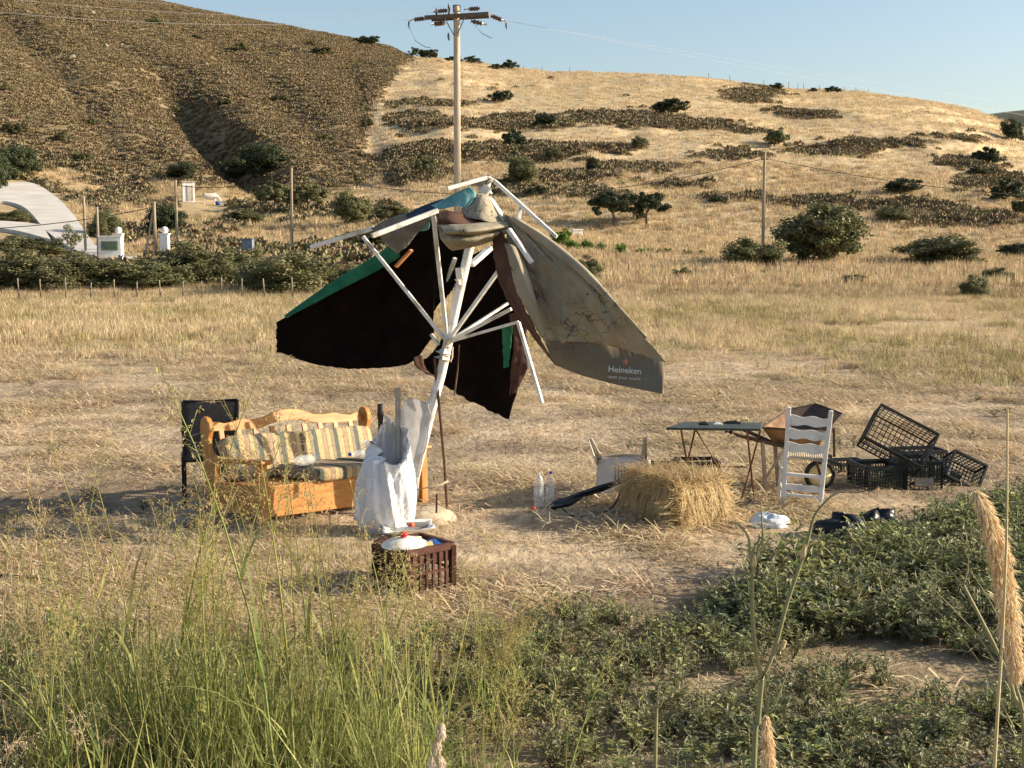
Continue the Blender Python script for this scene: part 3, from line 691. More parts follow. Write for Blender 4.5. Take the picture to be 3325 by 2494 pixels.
gate_post(388, 850, 89, 1.55, 'white gate post with ball top behind the meter kiosk')
gate_post(538, 862, 87, 1.75, 'white gate post with ball top standing alone by the braced pole')
def box_on(u, vb, D=None): 
    b = T(u, vb) if D is None else P(u, vb, D)
    b.z = gz(b.x, b.y); return b
cb = box_on(805, 832, 86); t = thing('steel_cabinet', 'blue grey steel cabinet on two legs at the edge of the slope', 'cabinet', cb, (0, 0, R(-8)))
zc = P(805, 812, 86).z - cb.z; mb = MB(); mb.span((-.38, -.2, zc), (.38, .2, zc + .70)); mb.build('cabinet_body', 'steel_blue', t, bevel=.02)
for s in (-1, 1):
    mb = MB(); mb.span((s * .30 - .04, -.04, -.2), (s * .30 + .04, .04, zc)); mb.build('leg', 'pole_wood', t)
mb = MB(); mb.span((-.42, -.24, zc + .70), (.42, .24, zc + .74)); mb.build('lid', 'steel_blue', t)
hb = box_on(613, 657); s = hb.y / F; t = thing('small_hut', 'little white hut with tall closed door on the slope', 'hut', hb, (0, 0, R(18)))
W, H = 38 * s, 63 * s
mb = MB(); mb.span((-W / 2, -.1, -.4), (W / 2, W * .8, H)); mb.build('wall', 'white_wall', t, bevel=.02)
mb = MB(); mb.span((-W * .08, -.14, .1), (W * .30, -.1, H * .82)); mb.build('door', 'stone_pale', t)
mb = MB(); mb.span((-W * .12, -.16, .1), (-W * .08, -.1, H * .86)); mb.span((W * .30, -.16, .1), (W * .34, -.1, H * .86)); mb.build('door_frame', 'grey_wood', t)
mb = MB(); mb.span((-W * .56, -.2, H), (W * .56, W * .88, H + .12)); mb.build('roof_slab', 'stone_pale', t)
# cow
cwb = box_on(683, 664); k = cwb.y / F * 52 / 2.1
mb = MB()
ribs = [(-.95, 1.12, .10, .12), (-.85, 1.05, .26, .34), (-.55, 1.0, .32, .40), (-.1, .96, .34, .42), (.3, .98, .33, .42), (.6, 1.05, .27, .38), (.82, 1.05, .20, .27), (1.0, .95, .15, .19), (1.16, .80, .12, .15), (1.30, .62, .11, .13), (1.42, .42, .07, .08), (1.46, .36, .03, .03)]
rows = [[Vector((x, w * math.sin(a), z + h * math.cos(a))) for a in [i * 2 * math.pi / 12 for i in range(13)]] for x, z, w, h in ribs]; mb.grid(rows)
for x, s2, b in [(.55, -1, 0), (.6, 1, 0), (-.72, -1, 1), (-.66, 1, 1)]:
    mb.tube([(x, s2 * .19, .95), (x + (.05 if b else .02), s2 * .20, .62), (x - (.10 if b else 0), s2 * .19, .38), (x - (.04 if b else 0), s2 * .19, .08), (x, s2 * .19, .0)], [.17, .12, .065, .05, .07], 8)
for s2 in (-1, 1): mb.tube([(1.18, s2 * .09, .88), (1.16, s2 * .24, .90), (1.16, s2 * .30, .86)], [.03, .05, .01], 6)
mb.tube([(-.96, 0, 1.2), (-1.06, 0, 1.0), (-1.05, 0, .5)], [.04, .025, .04], 6)
cow = thing('cow', 'white cow with lowered head beside the little hut', 'cow', cwb, (0, 0, R(10))); cow.scale = (k, k, k); mb.build('body', 'cow_hide', cow)
tb = box_on(708, 668); mb = MB(); mb.lathe([(.001, 0), (.26, 0), (.33, .42), (.31, .42), (.25, .05), (.001, .05)], 14); o = mb.build('feed_tub', 'blue_plastic'); o.location = tb; tag(o, 'blue feed tub in front of the cow', 'tub')
vb = box_on(1873, 768); t = thing('hive_box', 'small white box standing at the foot of the golden hill', 'box', vb, (0, 0, R(12))); s = vb.y / F
mb = MB(); mb.span((-16 * s, -12 * s, 0), (16 * s, 12 * s, 20 * s)); mb.build('box_body', 'white_wall', t, bevel=.02)
mb = MB(); mb.span((-18 * s, -14 * s, 20 * s), (18 * s, 14 * s, 24 * s)); mb.build('lid', 'white_wall', t)
# rusty harrow
hb = box_on(1010, 832, 86); t = thing('farm_harrow', 'rusty farm harrow lying in grass behind the parasol', 'harrow', hb, (0, 0, R(10)))
for yy in (-.4, .1, .6):
    mb = MB(); mb.bar((-1.5, yy, .35), (1.6, yy, .42), .08); mb.build('frame_beam', 'rust', t)
for k2 in range(9):
    mb = MB(); x = -1.4 + k2 * .36; mb.tube([(x, -.4 + (k2 % 3) * .5, .38), (x + .1, -.45 + (k2 % 3) * .5, .2), (x - .05, -.5 + (k2 % 3) * .5, 0)], .03, 6); mb.build('tine', 'rust', t)
mb = MB(); mb.bar((1.2, 0, .4), (1.7, .1, .9), .07); mb.bar((1.7, .1, .9), (1.2, .5, .42), .07); mb.build('hitch', 'rust', t)
# pale field stones of the low wall at the left
t = thing('stone_wall', 'low dry wall of pale stones below the concrete drive', 'wall', box_on(120, 868, 80))
for k2 in range(24):
    mb = MB(); r = random.uniform(.14, .36)
    mb.lathe([(a * r, c * r) for a, c in [(0, -.4), (.8, -.3), (1, .1), (.75, .5), (.35, .75), (0, .8)]], 8)
    mb.v = [(p[0] * random.uniform(.8, 1.3), p[1] * random.uniform(.8, 1.2), p[2] * random.uniform(.8, 1.2)) for p in mb.v]
    o = mb.build('stone', 'stone_pale', t); x = (k2 // 2 - 5.8) * .48 + random.uniform(-.16, .16); o.location = (x, (k2 % 2) * .05, .12 + (k2 % 2) * .24 + gz(t.location.x + x, 80) - t.location.z)

# ------------------------------------------------------------------ materials of the objects
mat('white_paint', (.50, .48, .45), (.76, .75, .74), scale=7, rough=.5, lo=.28, hi=.5)
mat('white_metal', (.46, .42, .35), (.78, .76, .71), scale=9, rough=.45, lo=.3, hi=.52)
mat('cloth_dark', (.006, .0045, .004), (.012, .008, .0065), scale=5, spec=.05, rough=1.0, bump=.2, bscale=300)
mat('cloth_brown', (.065, .032, .023), (.105, .055, .038), scale=5, rough=.95, bump=.2, bscale=300)
mat('cloth_green', (.012, .11, .055), (.03, .17, .09), scale=6, rough=.85)
mat('cloth_teal', (.09, .25, .245), (.18, .38, .37), scale=9, rough=.8)
mat('cloth_navy', (.02, .035, .06), (.04, .06, .09), scale=9, rough=.8)
mat('cloth_grey', (.13, .125, .115), (.20, .19, .17), scale=9, rough=.9)
mat('print_red', (.33, .14, .11), None, rough=.8)
mat('print_white', (.60, .58, .53), None, rough=.8)
def beige_mat(name, a, b_, crack):
    m, nt, b = new_mat(name); N, L = nt.nodes, nt.links; b.inputs['Roughness'].default_value = .95; b.inputs['Specular IOR Level'].default_value = .1
    tc = N.new('ShaderNodeTexCoord'); n = N.new('ShaderNodeTexNoise'); n.inputs['Scale'].default_value = 5; n.inputs['Detail'].default_value = 7; L.new(tc.outputs['Object'], n.inputs[0])
    r = N.new('ShaderNodeValToRGB'); r.color_ramp.elements[0].color = (*a, 1); r.color_ramp.elements[1].color = (*b_, 1); r.color_ramp.elements[0].position = .3; r.color_ramp.elements[1].position = .7
    L.new(n.outputs[0], r.inputs[0])
    d = N.new('ShaderNodeTexNoise'); d.inputs['Scale'].default_value = 3.0; d.inputs['Detail'].default_value = 3; L.new(tc.outputs['Object'], d.inputs[0])
    ad = N.new('ShaderNodeMixRGB'); ad.blend_type = 'LINEAR_LIGHT'; ad.inputs[0].default_value = .35; L.new(tc.outputs['Object'], ad.inputs[1]); L.new(d.outputs['Color'], ad.inputs[2])
    vo = N.new('ShaderNodeTexVoronoi'); vo.feature = 'DISTANCE_TO_EDGE'; vo.inputs['Scale'].default_value = 5.5; L.new(ad.outputs[0], vo.inputs['Vector'])
    ck = N.new('ShaderNodeMapRange'); ck.inputs[1].default_value = 0; ck.inputs[2].default_value = .03; ck.inputs[3].default_value = crack; ck.inputs[4].default_value = 0; L.new(vo.outputs[0], ck.inputs[0])
    ms = N.new('ShaderNodeTexNoise'); ms.inputs['Scale'].default_value = 2.2; L.new(tc.outputs['Object'], ms.inputs[0])
    mr = N.new('ShaderNodeMapRange'); mr.inputs[1].default_value = .5; mr.inputs[2].default_value = .6; L.new(ms.outputs[0], mr.inputs[0])
    mu = N.new('ShaderNodeMath'); mu.operation = 'MULTIPLY'; L.new(ck.outputs[0], mu.inputs[0]); L.new(mr.outputs[0], mu.inputs[1])
    mx = N.new('ShaderNodeMixRGB'); mx.inputs[2].default_value = (.03, .02, .013, 1); L.new(mu.outputs[0], mx.inputs[0]); L.new(r.outputs[0], mx.inputs[1]); L.new(mx.outputs[0], b.inputs['Base Color'])
    bp = N.new('ShaderNodeBump'); bp.inputs['Strength'].default_value = .35; bp.inputs['Distance'].default_value = .01; bn = N.new('ShaderNodeTexNoise'); bn.inputs['Scale'].default_value = 9; bn.inputs['Detail'].default_value = 4
    L.new(tc.outputs['Object'], bn.inputs[0]); L.new(bn.outputs[0], bp.inputs['Height']); L.new(bp.outputs[0], b.inputs['Normal'])
    tr = N.new('ShaderNodeBsdfTranslucent'); ms2 = N.new('ShaderNodeMixShader'); ms2.inputs[0].default_value = .12; L.new(mx.outputs[0], tr.inputs[0]); L.new(b.outputs[0], ms2.inputs[1]); L.new(tr.outputs[0], ms2.inputs[2]); L.new(ms2.outputs[0], N['Material Output'].inputs[0])
beige_mat('cloth_beige', (.30, .26, .185), (.41, .36, .265), .9)
beige_mat('cloth_hem', (.185, .152, .11), (.235, .195, .14), .4)
mat('pine', (.40, .16, .038), (.52, .245, .07), scale=4, rough=.45, stretch=(1.2, 8, 8), detail=4)
mat('pine_up', (.40, .16, .038), (.52, .245, .07), scale=4, rough=.45, stretch=(8, 8, 1.2), detail=4)
mat('orange_wood', (.35, .15, .05), (.45, .22, .08), scale=6, rough=.7)
def stripe_mat():
    m, nt, b = new_mat('striped_cloth'); N, L = nt.nodes, nt.links; b.inputs['Roughness'].default_value = .95; b.inputs['Specular IOR Level'].default_value = .1
    tc = N.new('ShaderNodeTexCoord'); sx = N.new('ShaderNodeSeparateXYZ'); L.new(tc.outputs['Object'], sx.inputs[0])
    dv = N.new('ShaderNodeMath'); dv.operation = 'DIVIDE'; dv.inputs[1].default_value = .235; L.new(sx.outputs[0], dv.inputs[0])
    fr = N.new('ShaderNodeMath'); fr.operation = 'FRACT'; L.new(dv.outputs[0], fr.inputs[0])
    r = N.new('ShaderNodeValToRGB'); r.color_ramp.interpolation = 'CONSTANT'; e = r.color_ramp.elements
    bands = [(0, (.55, .41, .22)), (.20, (.15, .12, .085)), (.22, (.40, .29, .20)), (.40, (.15, .12, .085)), (.42, (.52, .41, .22)), (.60, (.16, .17, .14)), (.62, (.34, .27, .19)), (.76, (.15, .12, .09)), (.78, (.13, .15, .13)), (.95, (.46, .36, .22))]
    while len(e) < len(bands): e.new(.5)
    for q, (p, c) in zip(e, bands): q.position = p; q.color = (*c, 1)
    L.new(fr.outputs[0], r.inputs[0])
    vo = N.new('ShaderNodeTexVoronoi'); vo.inputs['Scale'].default_value = 38; L.new(tc.outputs['Object'], vo.inputs['Vector'])
    mr = N.new('ShaderNodeMapRange'); mr.inputs[1].default_value = .1; mr.inputs[2].default_value = .5; mr.inputs[3].default_value = .6; mr.inputs[4].default_value = .88; L.new(vo.outputs['Distance'], mr.inputs[0])
    hs = N.new('ShaderNodeHueSaturation'); L.new(r.outputs[0], hs.inputs['Color']); L.new(mr.outputs[0], hs.inputs['Value']); L.new(hs.outputs[0], b.inputs['Base Color'])
stripe_mat()
mat('black_metal', (.018, .019, .022), (.03, .03, .032), scale=10, rough=.5)
mat('black_mesh', (.06, .06, .06), (.085, .083, .08), scale=30, rough=.7)
mat('black_plastic', (.014, .015, .016), (.03, .03, .03), scale=8, rough=.5)
mat('dark_green_plastic', (.012, .02, .02), (.025, .035, .033), scale=8, rough=.5)
mat('grey_label', (.23, .22, .19), (.30, .28, .24), scale=20, rough=.8)
mat('brown_plastic', (.065, .024, .018), (.11, .043, .031), scale=10, rough=.5)
mat('sack_white', (.72, .72, .73), (.82, .82, .82), scale=14, rough=.6, bump=.25, bscale=60, trans=.12)
mat('sheer_white', (.74, .72, .70), (.82, .81, .80), scale=8, rough=.5, trans=.5)
mat('steel', (.33, .32, .30), (.45, .44, .41), scale=12, rough=.4, metal=.25)
mat('enamel', (.78, .77, .72), (.84, .83, .79), scale=5, rough=.25)
mat('red_knob', (.55, .02, .02), None, rough=.35)
mat('red_orange', (.60, .10, .04), None, rough=.45)
mat('yellow_cream', (.72, .55, .24), (.8, .66, .36), scale=8, rough=.6)
mat('monobloc', (.55, .49, .42), (.64, .58, .50), scale=5, rough=.5)
mat('table_green', (.035, .048, .04), (.07, .08, .068), scale=9, rough=.55)
mat('barrow_rust', (.13, .07, .04), (.36, .215, .115), scale=7, rough=.85, bump=.25, lo=.35, hi=.7)
mat('barrow_dark', (.055, .045, .04), (.12, .07, .045), scale=9, rough=.8)
mat('rush', (.46, .38, .26), (.60, .52, .38), scale=20, rough=.9, bump=.4)
mat('rope', (.50, .40, .26), (.60, .5, .34), scale=40, rough=.9)
mat('iron_rod', (.085, .05, .03), (.15, .085, .05), scale=20, rough=.85)
mat('bag_black', (.010, .010, .013), (.018, .018, .022), scale=6, rough=.35)
mat('bag_blue', (.50, .60, .68), (.78, .80, .80), scale=14, rough=.4, bump=.3)
mat('bale_core', (.20, .125, .048), (.34, .22, .085), scale=14, rough=.95, bump=.9, bscale=30)
mat('bale_straw', (.64, .49, .26), (.42, .30, .145), scale=5, rough=.75, trans=.2)
mat('dirt_stone', (.36, .29, .20), (.50, .42, .30), scale=8, rough=.95, bump=.5)
def glass_mat(name, col, alpha):
    m, nt, b = new_mat(name); b.inputs['Base Color'].default_value = (*col, 1); b.inputs['Roughness'].default_value = .12; b.inputs['Specular IOR Level'].default_value = .5
    N, L = nt.nodes, nt.links; tp = N.new('ShaderNodeBsdfTransparent'); mx = N.new('ShaderNodeMixShader'); mx.inputs[0].default_value = alpha
    L.new(tp.outputs[0], mx.inputs[1]); L.new(b.outputs[0], mx.inputs[2]); L.new(mx.outputs[0], N['Material Output'].inputs[0])
glass_mat('clear_plastic', (.86, .88, .88), .26)
mat('blue_cap', (.02, .05, .42), None, rough=.4)

# ------------------------------------------------------------------ torn parasol
ub = G(1332, 1668); ub.z = gz(ub.x, ub.y); UD = ub.y
umb = thing('torn_parasol', 'large torn leaning parasol with broken white ribs and ragged beige and dark canopy', 'parasol', ub)
def up(mb, name, m, par=None, **k): return mb.build(name, m, par or umb, off=ub, **k)
def Q(u, v, dd=0.0): return P(u, v, UD + dd)
HUB, RUN = Q(1583, 592), Q(1452, 1112)
mb = MB(); mb.tube([ub + Vector((0, 0, -.12)), Q(1346, 1548), Q(1400, 1330), Q(1432, 1215), Q(1462, 1080), Q(1524, 806), Q(1560, 690), HUB], [.044, .044, .043, .042, .040, .038, .034, .03], 14); pole_o = up(mb, 'pole', 'white_metal')
mb = MB(); mb.tube([Q(1440, 1150), Q(1456, 1098)], .062, 14); mb.tube([Q(1437, 1165), Q(1441, 1145)], .075, 12); up(mb, 'runner', 'white_metal')
mb = MB(); mb.tube([Q(1574, 622), Q(1586, 578)], .07, 12); mb.tube([Q(1586, 580), Q(1588, 570)], [.07, .03], 12); up(mb, 'hub', 'white_metal')
mb = MB(); mb.bar(Q(1570, 630, -.05), Q(1585, 605, -.07), .05, .06); up(mb, 'hub_bracket', 'white_metal')
RIBS = [((1579, 577, -.06), (1452, 613, -.2), .042), ((1604, 586, -.06), (1808, 770, -.25), .036), ((1420, 684, -.42), (1208, 766, -.62), .05), ((1216, 740, .1), (1008, 803, .15), .042),
        ((1290, 820, .45), (1175, 892, .5), .03), ((1175, 892, .5), (928, 1028, .62), .036), ((1652, 744, -.5), (1727, 854, -.62), .040), ((1683, 1046, -.2), (1760, 1309, -.3), .034), ((1588, 640, -.1), (1640, 720, -.3), .04)]
for a, b, w in RIBS:
    mb = MB(); mb.bar(Q(*a), Q(*b), w, w * .8); up(mb, 'rib', 'white_metal', bevel=.004)
STR = [((1178, 768, .1), .036), ((1406, 690, -.38), .034), ((1672, 806, -.52), .034), ((1660, 1003, -.25), .034), ((1648, 985, .35), .03), ((1684, 1045, -.2), .030)]
for b, w in STR:
    mb = MB(); mb.bar(RUN + (Q(*b) - RUN).normalized() * .05, Q(*b), w, w * .8); up(mb, 'strut', 'white_metal', bevel=.004)
for a, b, w in [((1530, 860, .03), (1592, 805, .3), .05), ((1478, 838, .35), (1440, 945, .5), .035), ((1691, 661, -.14), (1682, 712, -.1), .035), ((1400, 1085, .05), (1425, 1120, .02), .03)]:
    mb = MB(); mb.bar(Q(*a), Q(*b), w, w * .8); up(mb, 'broken_strut', 'white_metal', bevel=.004)
mb = MB(); mb.bar(Q(1488, 870, -.05), Q(1492, 905, -.05), .05, .06); mb.tube([Q(1484, 905, -.06), Q(1490, 925, -.06)], .025, 8); up(mb, 'crank', 'white_metal')
def cloth(name, mats, rows, nr=26, nc=30, wr=.012, ws=7.0, par=None, seed=0, ragged=0.0, thick=.004, edgy=True):
    g = patch([[Q(*p) for p in r] for r in rows], nr, nc)
    for i in range(nr):
        for j in range(nc):
            p = g[i][j]; n = float(fbm(p.x * ws + seed * 9, p.z * ws * .6, seed, 3)) - .44; n2 = float(vnoise(p.x * 22 + seed, p.z * 5, seed + 5)) - .5
            f1 = float(vnoise(j / nc * 9 + i / nr * 2.5 + seed * 3, i / nr * 1.2, seed + 31)); f2 = float(vnoise(j / nc * 5 - i / nr * 6 + seed, i / nr * 5 + j / nc * 3, seed + 33))
            crease = -abs(f1 - .5) * 2.2 * wr * 1.6 - max(0, .16 - abs(f2 - .5)) * wr * 6
            p.y += wr * 5 * n + wr * 1.2 * n2 + crease
            if edgy and j in (0, nc - 1): p.x += random.uniform(-.006, .006)
            if ragged and i == nr - 1: p.z += random.uniform(-ragged, ragged)
    mb = MB(); mb.grid(g[::-1]); o = up(mb, name, mats, par, solid=thick); return o, g
cloth('canopy_panel', ['cloth_dark', 'cloth_green'], [[(900, 1046, .62), (1000, 987, .58), (1110, 925, .52), (1215, 862, .46), (1310, 790, .38), (1412, 705, .25)],
      [(899, 1092, .60), (1000, 1085, .68), (1115, 1060, .68), (1225, 1020, .62), (1325, 960, .5), (1410, 870, .3)],
      [(901, 1142, .55), (1000, 1176, .62), (1115, 1196, .66), (1225, 1195, .62), (1335, 1176, .52), (1408, 1090, .32)]], 26, 40, .016, 4, seed=1, ragged=.004)
cloth('canopy_edge', ['cloth_green', 'cloth_green'], [[(925, 1024, .60), (1010, 962, .55), (1105, 898, .5), (1200, 842, .42), (1290, 780, .36)], [(925, 1034, .56), (1012, 990, .52), (1115, 935, .45), (1215, 885, .38), (1300, 835, .32)]], 5, 30, .006, 9, seed=2)
cloth('canopy_panel', ['cloth_dark', 'cloth_brown'], [[(1520, 835, .35), (1590, 800, .38), (1652, 770, .30)], [(1498, 930, .45), (1590, 915, .5), (1682, 890, .40)], [(1462, 1050, .5), (1590, 1045, .58), (1702, 1020, .46)], [(1400, 1150, .5), (1565, 1175, .6), (1708, 1150, .46)], [(1348, 1176, .42), (1490, 1280, .55), (1652, 1362, .42)]], 34, 30, .02, 4, seed=3, ragged=.012)
cloth('canopy_panel', ['cloth_dark', 'cloth_brown'], [[(1398, 715, .30), (1450, 760, .36), (1512, 800, .38)], [(1404, 820, .36), (1450, 838, .42), (1500, 850, .40)], [(1404, 930, .38), (1440, 930, .44), (1478, 925, .42)], [(1408, 1010, .36), (1424, 990, .40), (1450, 965, .40)]], 24, 16, .018, 6, seed=21, ragged=.01)
cloth('canopy_fold', ['cloth_brown', 'cloth_brown'], [[(1655, 1020, .3), (1700, 1010, .28)], [(1668, 1100, .28), (1716, 1150, .3)], [(1660, 1200, .3), (1708, 1210, .28)], [(1655, 1285, .32), (1672, 1275, .3)]], 18, 8, .015, 9, seed=4)
cloth('torn_strip', ['cloth_green', 'cloth_green'], [[(1630, 1055, .3), (1665, 1045, .3)], [(1632, 1120, .32), (1660, 1110, .3)], [(1636, 1196, .3), (1652, 1190, .3)]], 12, 6, .01, 9, seed=5)
cloth('canopy_corner', ['cloth_brown', 'cloth_brown'], [[(1342, 1160, .38), (1372, 1152, .4)], [(1352, 1190, .36), (1385, 1200, .4)], [(1385, 1215, .38), (1412, 1222, .4)]], 8, 6, .008, 9, seed=6)
PR = [[(1632, 695, -.26), (1645, 698, -.28), (1662, 708, -.30)], [(1652, 800, -.36), (1700, 785, -.40), (1745, 768, -.46)], [(1668, 900, -.38), (1762, 868, -.50), (1852, 850, -.66)], [(1702, 990, -.40), (1832, 958, -.58), (1968, 942, -.82)], [(1742, 1072, -.42), (1884, 1050, -.62), (2052, 1050, -.94)], [(1768, 1105, -.44), (1960, 1118, -.66), (2166, 1178, -1.02)]]
prp, prg = cloth('canopy_panel', ['cloth_beige', 'cloth_brown'], PR, 80, 70, .022, 4.5, seed=7)
# print hem with lettering and star
HEMR = [[(1768, 1105, -.44), (1960, 1118, -.66), (2166, 1178, -1.02)], [(1782, 1145, -.46), (1975, 1180, -.70), (2162, 1228, -1.04)], [(1800, 1184, -.46), (1880, 1216, -.56), (2005, 1250, -.74), (2152, 1279, -1.03)]]
hem_g = patch([[Q(*p) for p in r] for r in HEMR], 30, 60)
for j in range(60):
    d0 = prg[-1][min(int(j / 59 * 39 + .5), 39)].y - hem_g[0][j].y
    for i in range(30): hem_g[i][j].y += d0 * (1 - i / 29) * .8
hem_o = MB(); hem_o.grid(hem_g[::-1]); hem = up(hem_o, 'valance', ['cloth_hem', 'cloth_brown'], solid=.004)
HA = np.array([tuple(p) for r in hem_g for p in r]); HU, HV = proj(HA[:, 0], HA[:, 1], HA[:, 2]); HY = HA[:, 1]
def on_hem(uu, vv):
    """the point of the valance seen at a photo position, nudged just in front of it"""
    d2 = (HU - uu) ** 2 + (HV - vv) ** 2; i = np.argsort(d2)[:4]; w = 1 / (d2[i] + 1); return P(uu, vv, float((HY[i] * w).sum() / w.sum()) - .009)
def lettering(txt, u0, u1, vmid, slope, bold, m, name):
    cu = bpy.data.curves.new('txt', 'FONT'); cu.body = txt; cu.size = 1.0; cu.offset = bold; cu.resolution_u = 3
    o = bpy.data.objects.new('txt', cu); COL.objects.link(o); dg = bpy.context.evaluated_depsgraph_get()
    me = bpy.data.meshes.new_from_object(o.evaluated_get(dg)); bpy.data.objects.remove(o)
    xs = [v.co.x for v in me.vertices]; x0, x1 = min(xs), max(xs); k = (u1 - u0) / (x1 - x0)
    for v in me.vertices:
        pu, pv = u0 + (v.co.x - x0) * k, vmid + slope * (v.co.x - x0) * k - (v.co.y - .25) * k; v.co = on_hem(pu, pv) - ub
    me.materials.clear(); me.materials.append(MATS[m]); q = bpy.data.objects.new(name, me); COL.objects.link(q); q.parent = hem
    sd = q.modifiers.new('s', 'SOLIDIFY'); sd.thickness = .0015
lettering('Heineken', 1976, 2082, 1200, .075, .022, 'print_white', 'printed_name')
lettering('open your world', 1973, 2079, 1223, .085, .008, 'print_white', 'printed_slogan')
mb = MB(); st = []; c0 = on_hem(2031, 1176)
for i in range(10):
    a = math.pi / 2 + i * math.pi / 5; r = 16 if i % 2 == 0 else 6.3; st.append(P(2031 + r * math.cos(a), 1176 - r * math.sin(a) + .07 * r * math.cos(a), c0.y - .012))
cc = P(2031, 1176, c0.y - .014); mb.add(st + [cc], [(i, (i + 1) % 10, 10) for i in range(10)]); mb.build('printed_star', 'print_red', hem, off=ub, solid=.0015)
cloth('canopy_fold', ['cloth_brown', 'cloth_dark'], [[(1600, 762, -.38), (1630, 752, -.42), (1650, 800, -.50)], [(1606, 850, -.42), (1634, 860, -.5), (1664, 890, -.62)], [(1640, 960, -.5), (1668, 965, -.58), (1698, 985, -.68)], [(1705, 1060, -.58), (1725, 1065, -.64), (1742, 1075, -.70)], [(1790, 1170, -.62), (1797, 1178, -.66), (1803, 1186, -.70)]], 30, 10, .008, 8, seed=8)
cloth('canopy_fold', ['cloth_beige', 'cloth_brown'], [[(1640, 790, -.55), (1662, 795, -.60), (1690, 815, -.55)], [(1655, 860, -.62), (1690, 870, -.70), (1712, 880, -.62)], [(1672, 930, -.66), (1712, 930, -.74), (1735, 950, -.66)], [(1712, 1010, -.70), (1740, 1015, -.75), (1755, 1025, -.68)], [(1770, 1110, -.72), (1778, 1115, -.74), (1785, 1120, -.71)]], 26, 10, .008, 8, seed=9)
cloth('canopy_fold', ['cloth_beige', 'cloth_brown'], [[(1650, 714, -.34), (1668, 706, -.40), (1690, 712, -.30)], [(1755, 792, -.52), (1785, 778, -.56), (1800, 786, -.42)], [(1865, 876, -.74), (1900, 872, -.78), (1915, 884, -.62)], [(1980, 985, -.90), (2000, 982, -.94), (2012, 998, -.80)], [(2095, 1098, -1.0), (2102, 1097, -1.02), (2108, 1104, -.96)]], 26, 8, .006, 9, seed=10)
cloth('top_swag', ['cloth_brown', 'cloth_beige'], [[(1420, 688, -.35), (1470, 686, -.35), (1540, 702, -.3), (1602, 722, -.25)], [(1420, 712, -.45), (1480, 722, -.5), (1550, 728, -.42), (1606, 726, -.3)], [(1424, 738, -.42), (1500, 730, -.5), (1560, 728, -.42), (1610, 728, -.3)]], 12, 24, .008, 8, seed=11)
cloth('top_swag', ['cloth_beige', 'cloth_brown'], [[(1422, 730, -.45), (1500, 728, -.52), (1580, 722, -.42), (1648, 722, -.34)], [(1440, 752, -.58), (1515, 752, -.66), (1590, 742, -.55), (1652, 732, -.38)], [(1450, 764, -.5), (1530, 766, -.52), (1595, 752, -.45), (1654, 738, -.36)]], 12, 26, .006, 8, seed=12)
cloth('top_swag', ['cloth_beige', 'cloth_brown'], [[(1422, 734, -.42), (1500, 758, -.46), (1580, 754, -.40), (1652, 738, -.34)], [(1430, 775, -.52), (1508, 780, -.60), (1582, 768, -.50), (1652, 745, -.36)], [(1452, 802, -.45), (1525, 797, -.5), (1590, 778, -.42), (1652, 752, -.34)], [(1470, 814, -.36), (1535, 802, -.42), (1594, 784, -.38), (1650, 756, -.33)]], 16, 26, .006, 8, seed=13)
cloth('top_cap_cloth', ['cloth_beige', 'cloth_brown'], [[(1545, 628, -.1), (1570, 630, -.14), (1592, 640, -.1)], [(1512, 655, -.2), (1570, 660, -.28), (1618, 690, -.2)], [(1495, 690, -.3), (1570, 705, -.40), (1645, 735, -.3)], [(1510, 705, -.34), (1575, 718, -.42), (1645, 738, -.32)]], 16, 20, .008, 9, seed=14)
cloth('top_cap_cloth', ['cloth_teal', 'cloth_green'], [[(1402, 668, -.12), (1440, 648, -.14), (1490, 622, -.16), (1528, 606, -.14)], [(1425, 680, -.2), (1470, 664, -.22), (1512, 650, -.24), (1546, 630, -.2)], [(1465, 672, -.26), (1490, 668, -.26), (1512, 674, -.28), (1532, 655, -.26)]], 12, 18, .006, 12, seed=15)
cloth('top_cap_cloth', ['cloth_navy', 'cloth_green'], [[(1318, 698, -.02), (1370, 670, -.04), (1440, 645, -.08)], [(1330, 712, -.06), (1385, 688, -.10), (1455, 668, -.14)]], 6, 16, .006, 12, seed=16)
cloth('torn_flap', ['cloth_grey', 'cloth_brown'], [[(1205, 742, .0), (1265, 708, .0), (1330, 690, .0)], [(1230, 765, .02), (1310, 735, .0), (1392, 702, -.04)], [(1262, 800, .08), (1318, 772, .06), (1385, 728, .02)], [(1290, 822, .12), (1322, 800, .1), (1350, 760, .08)]], 14, 18, .01, 9, seed=17)
cloth('torn_strip', ['cloth_teal', 'cloth_green'], [[(1345, 720, .1), (1398, 700, .0)], [(1330, 742, .12), (1396, 728, .04)], [(1335, 755, .12), (1390, 748, .06)]], 8, 10, .01, 9, seed=18)
mb = MB(); mb.bar(Q(1286, 866, .2), Q(1336, 812, .15), .055, .02); up(mb, 'hanging_slat', 'orange_wood')
mb = MB(); mb.tube([Q(1445, 1130, -.08), Q(1470, 1128, -.12), Q(1468, 1160, -.1), Q(1462, 1175, -.1)], .008, 6); up(mb, 'rope', 'rope')
mb = MB(); mb.tube([Q(1492, 1120, .1), Q(1486, 1200, .1), Q(1475, 1285, .12)], .008, 5); up(mb, 'cord', 'iron_rod')
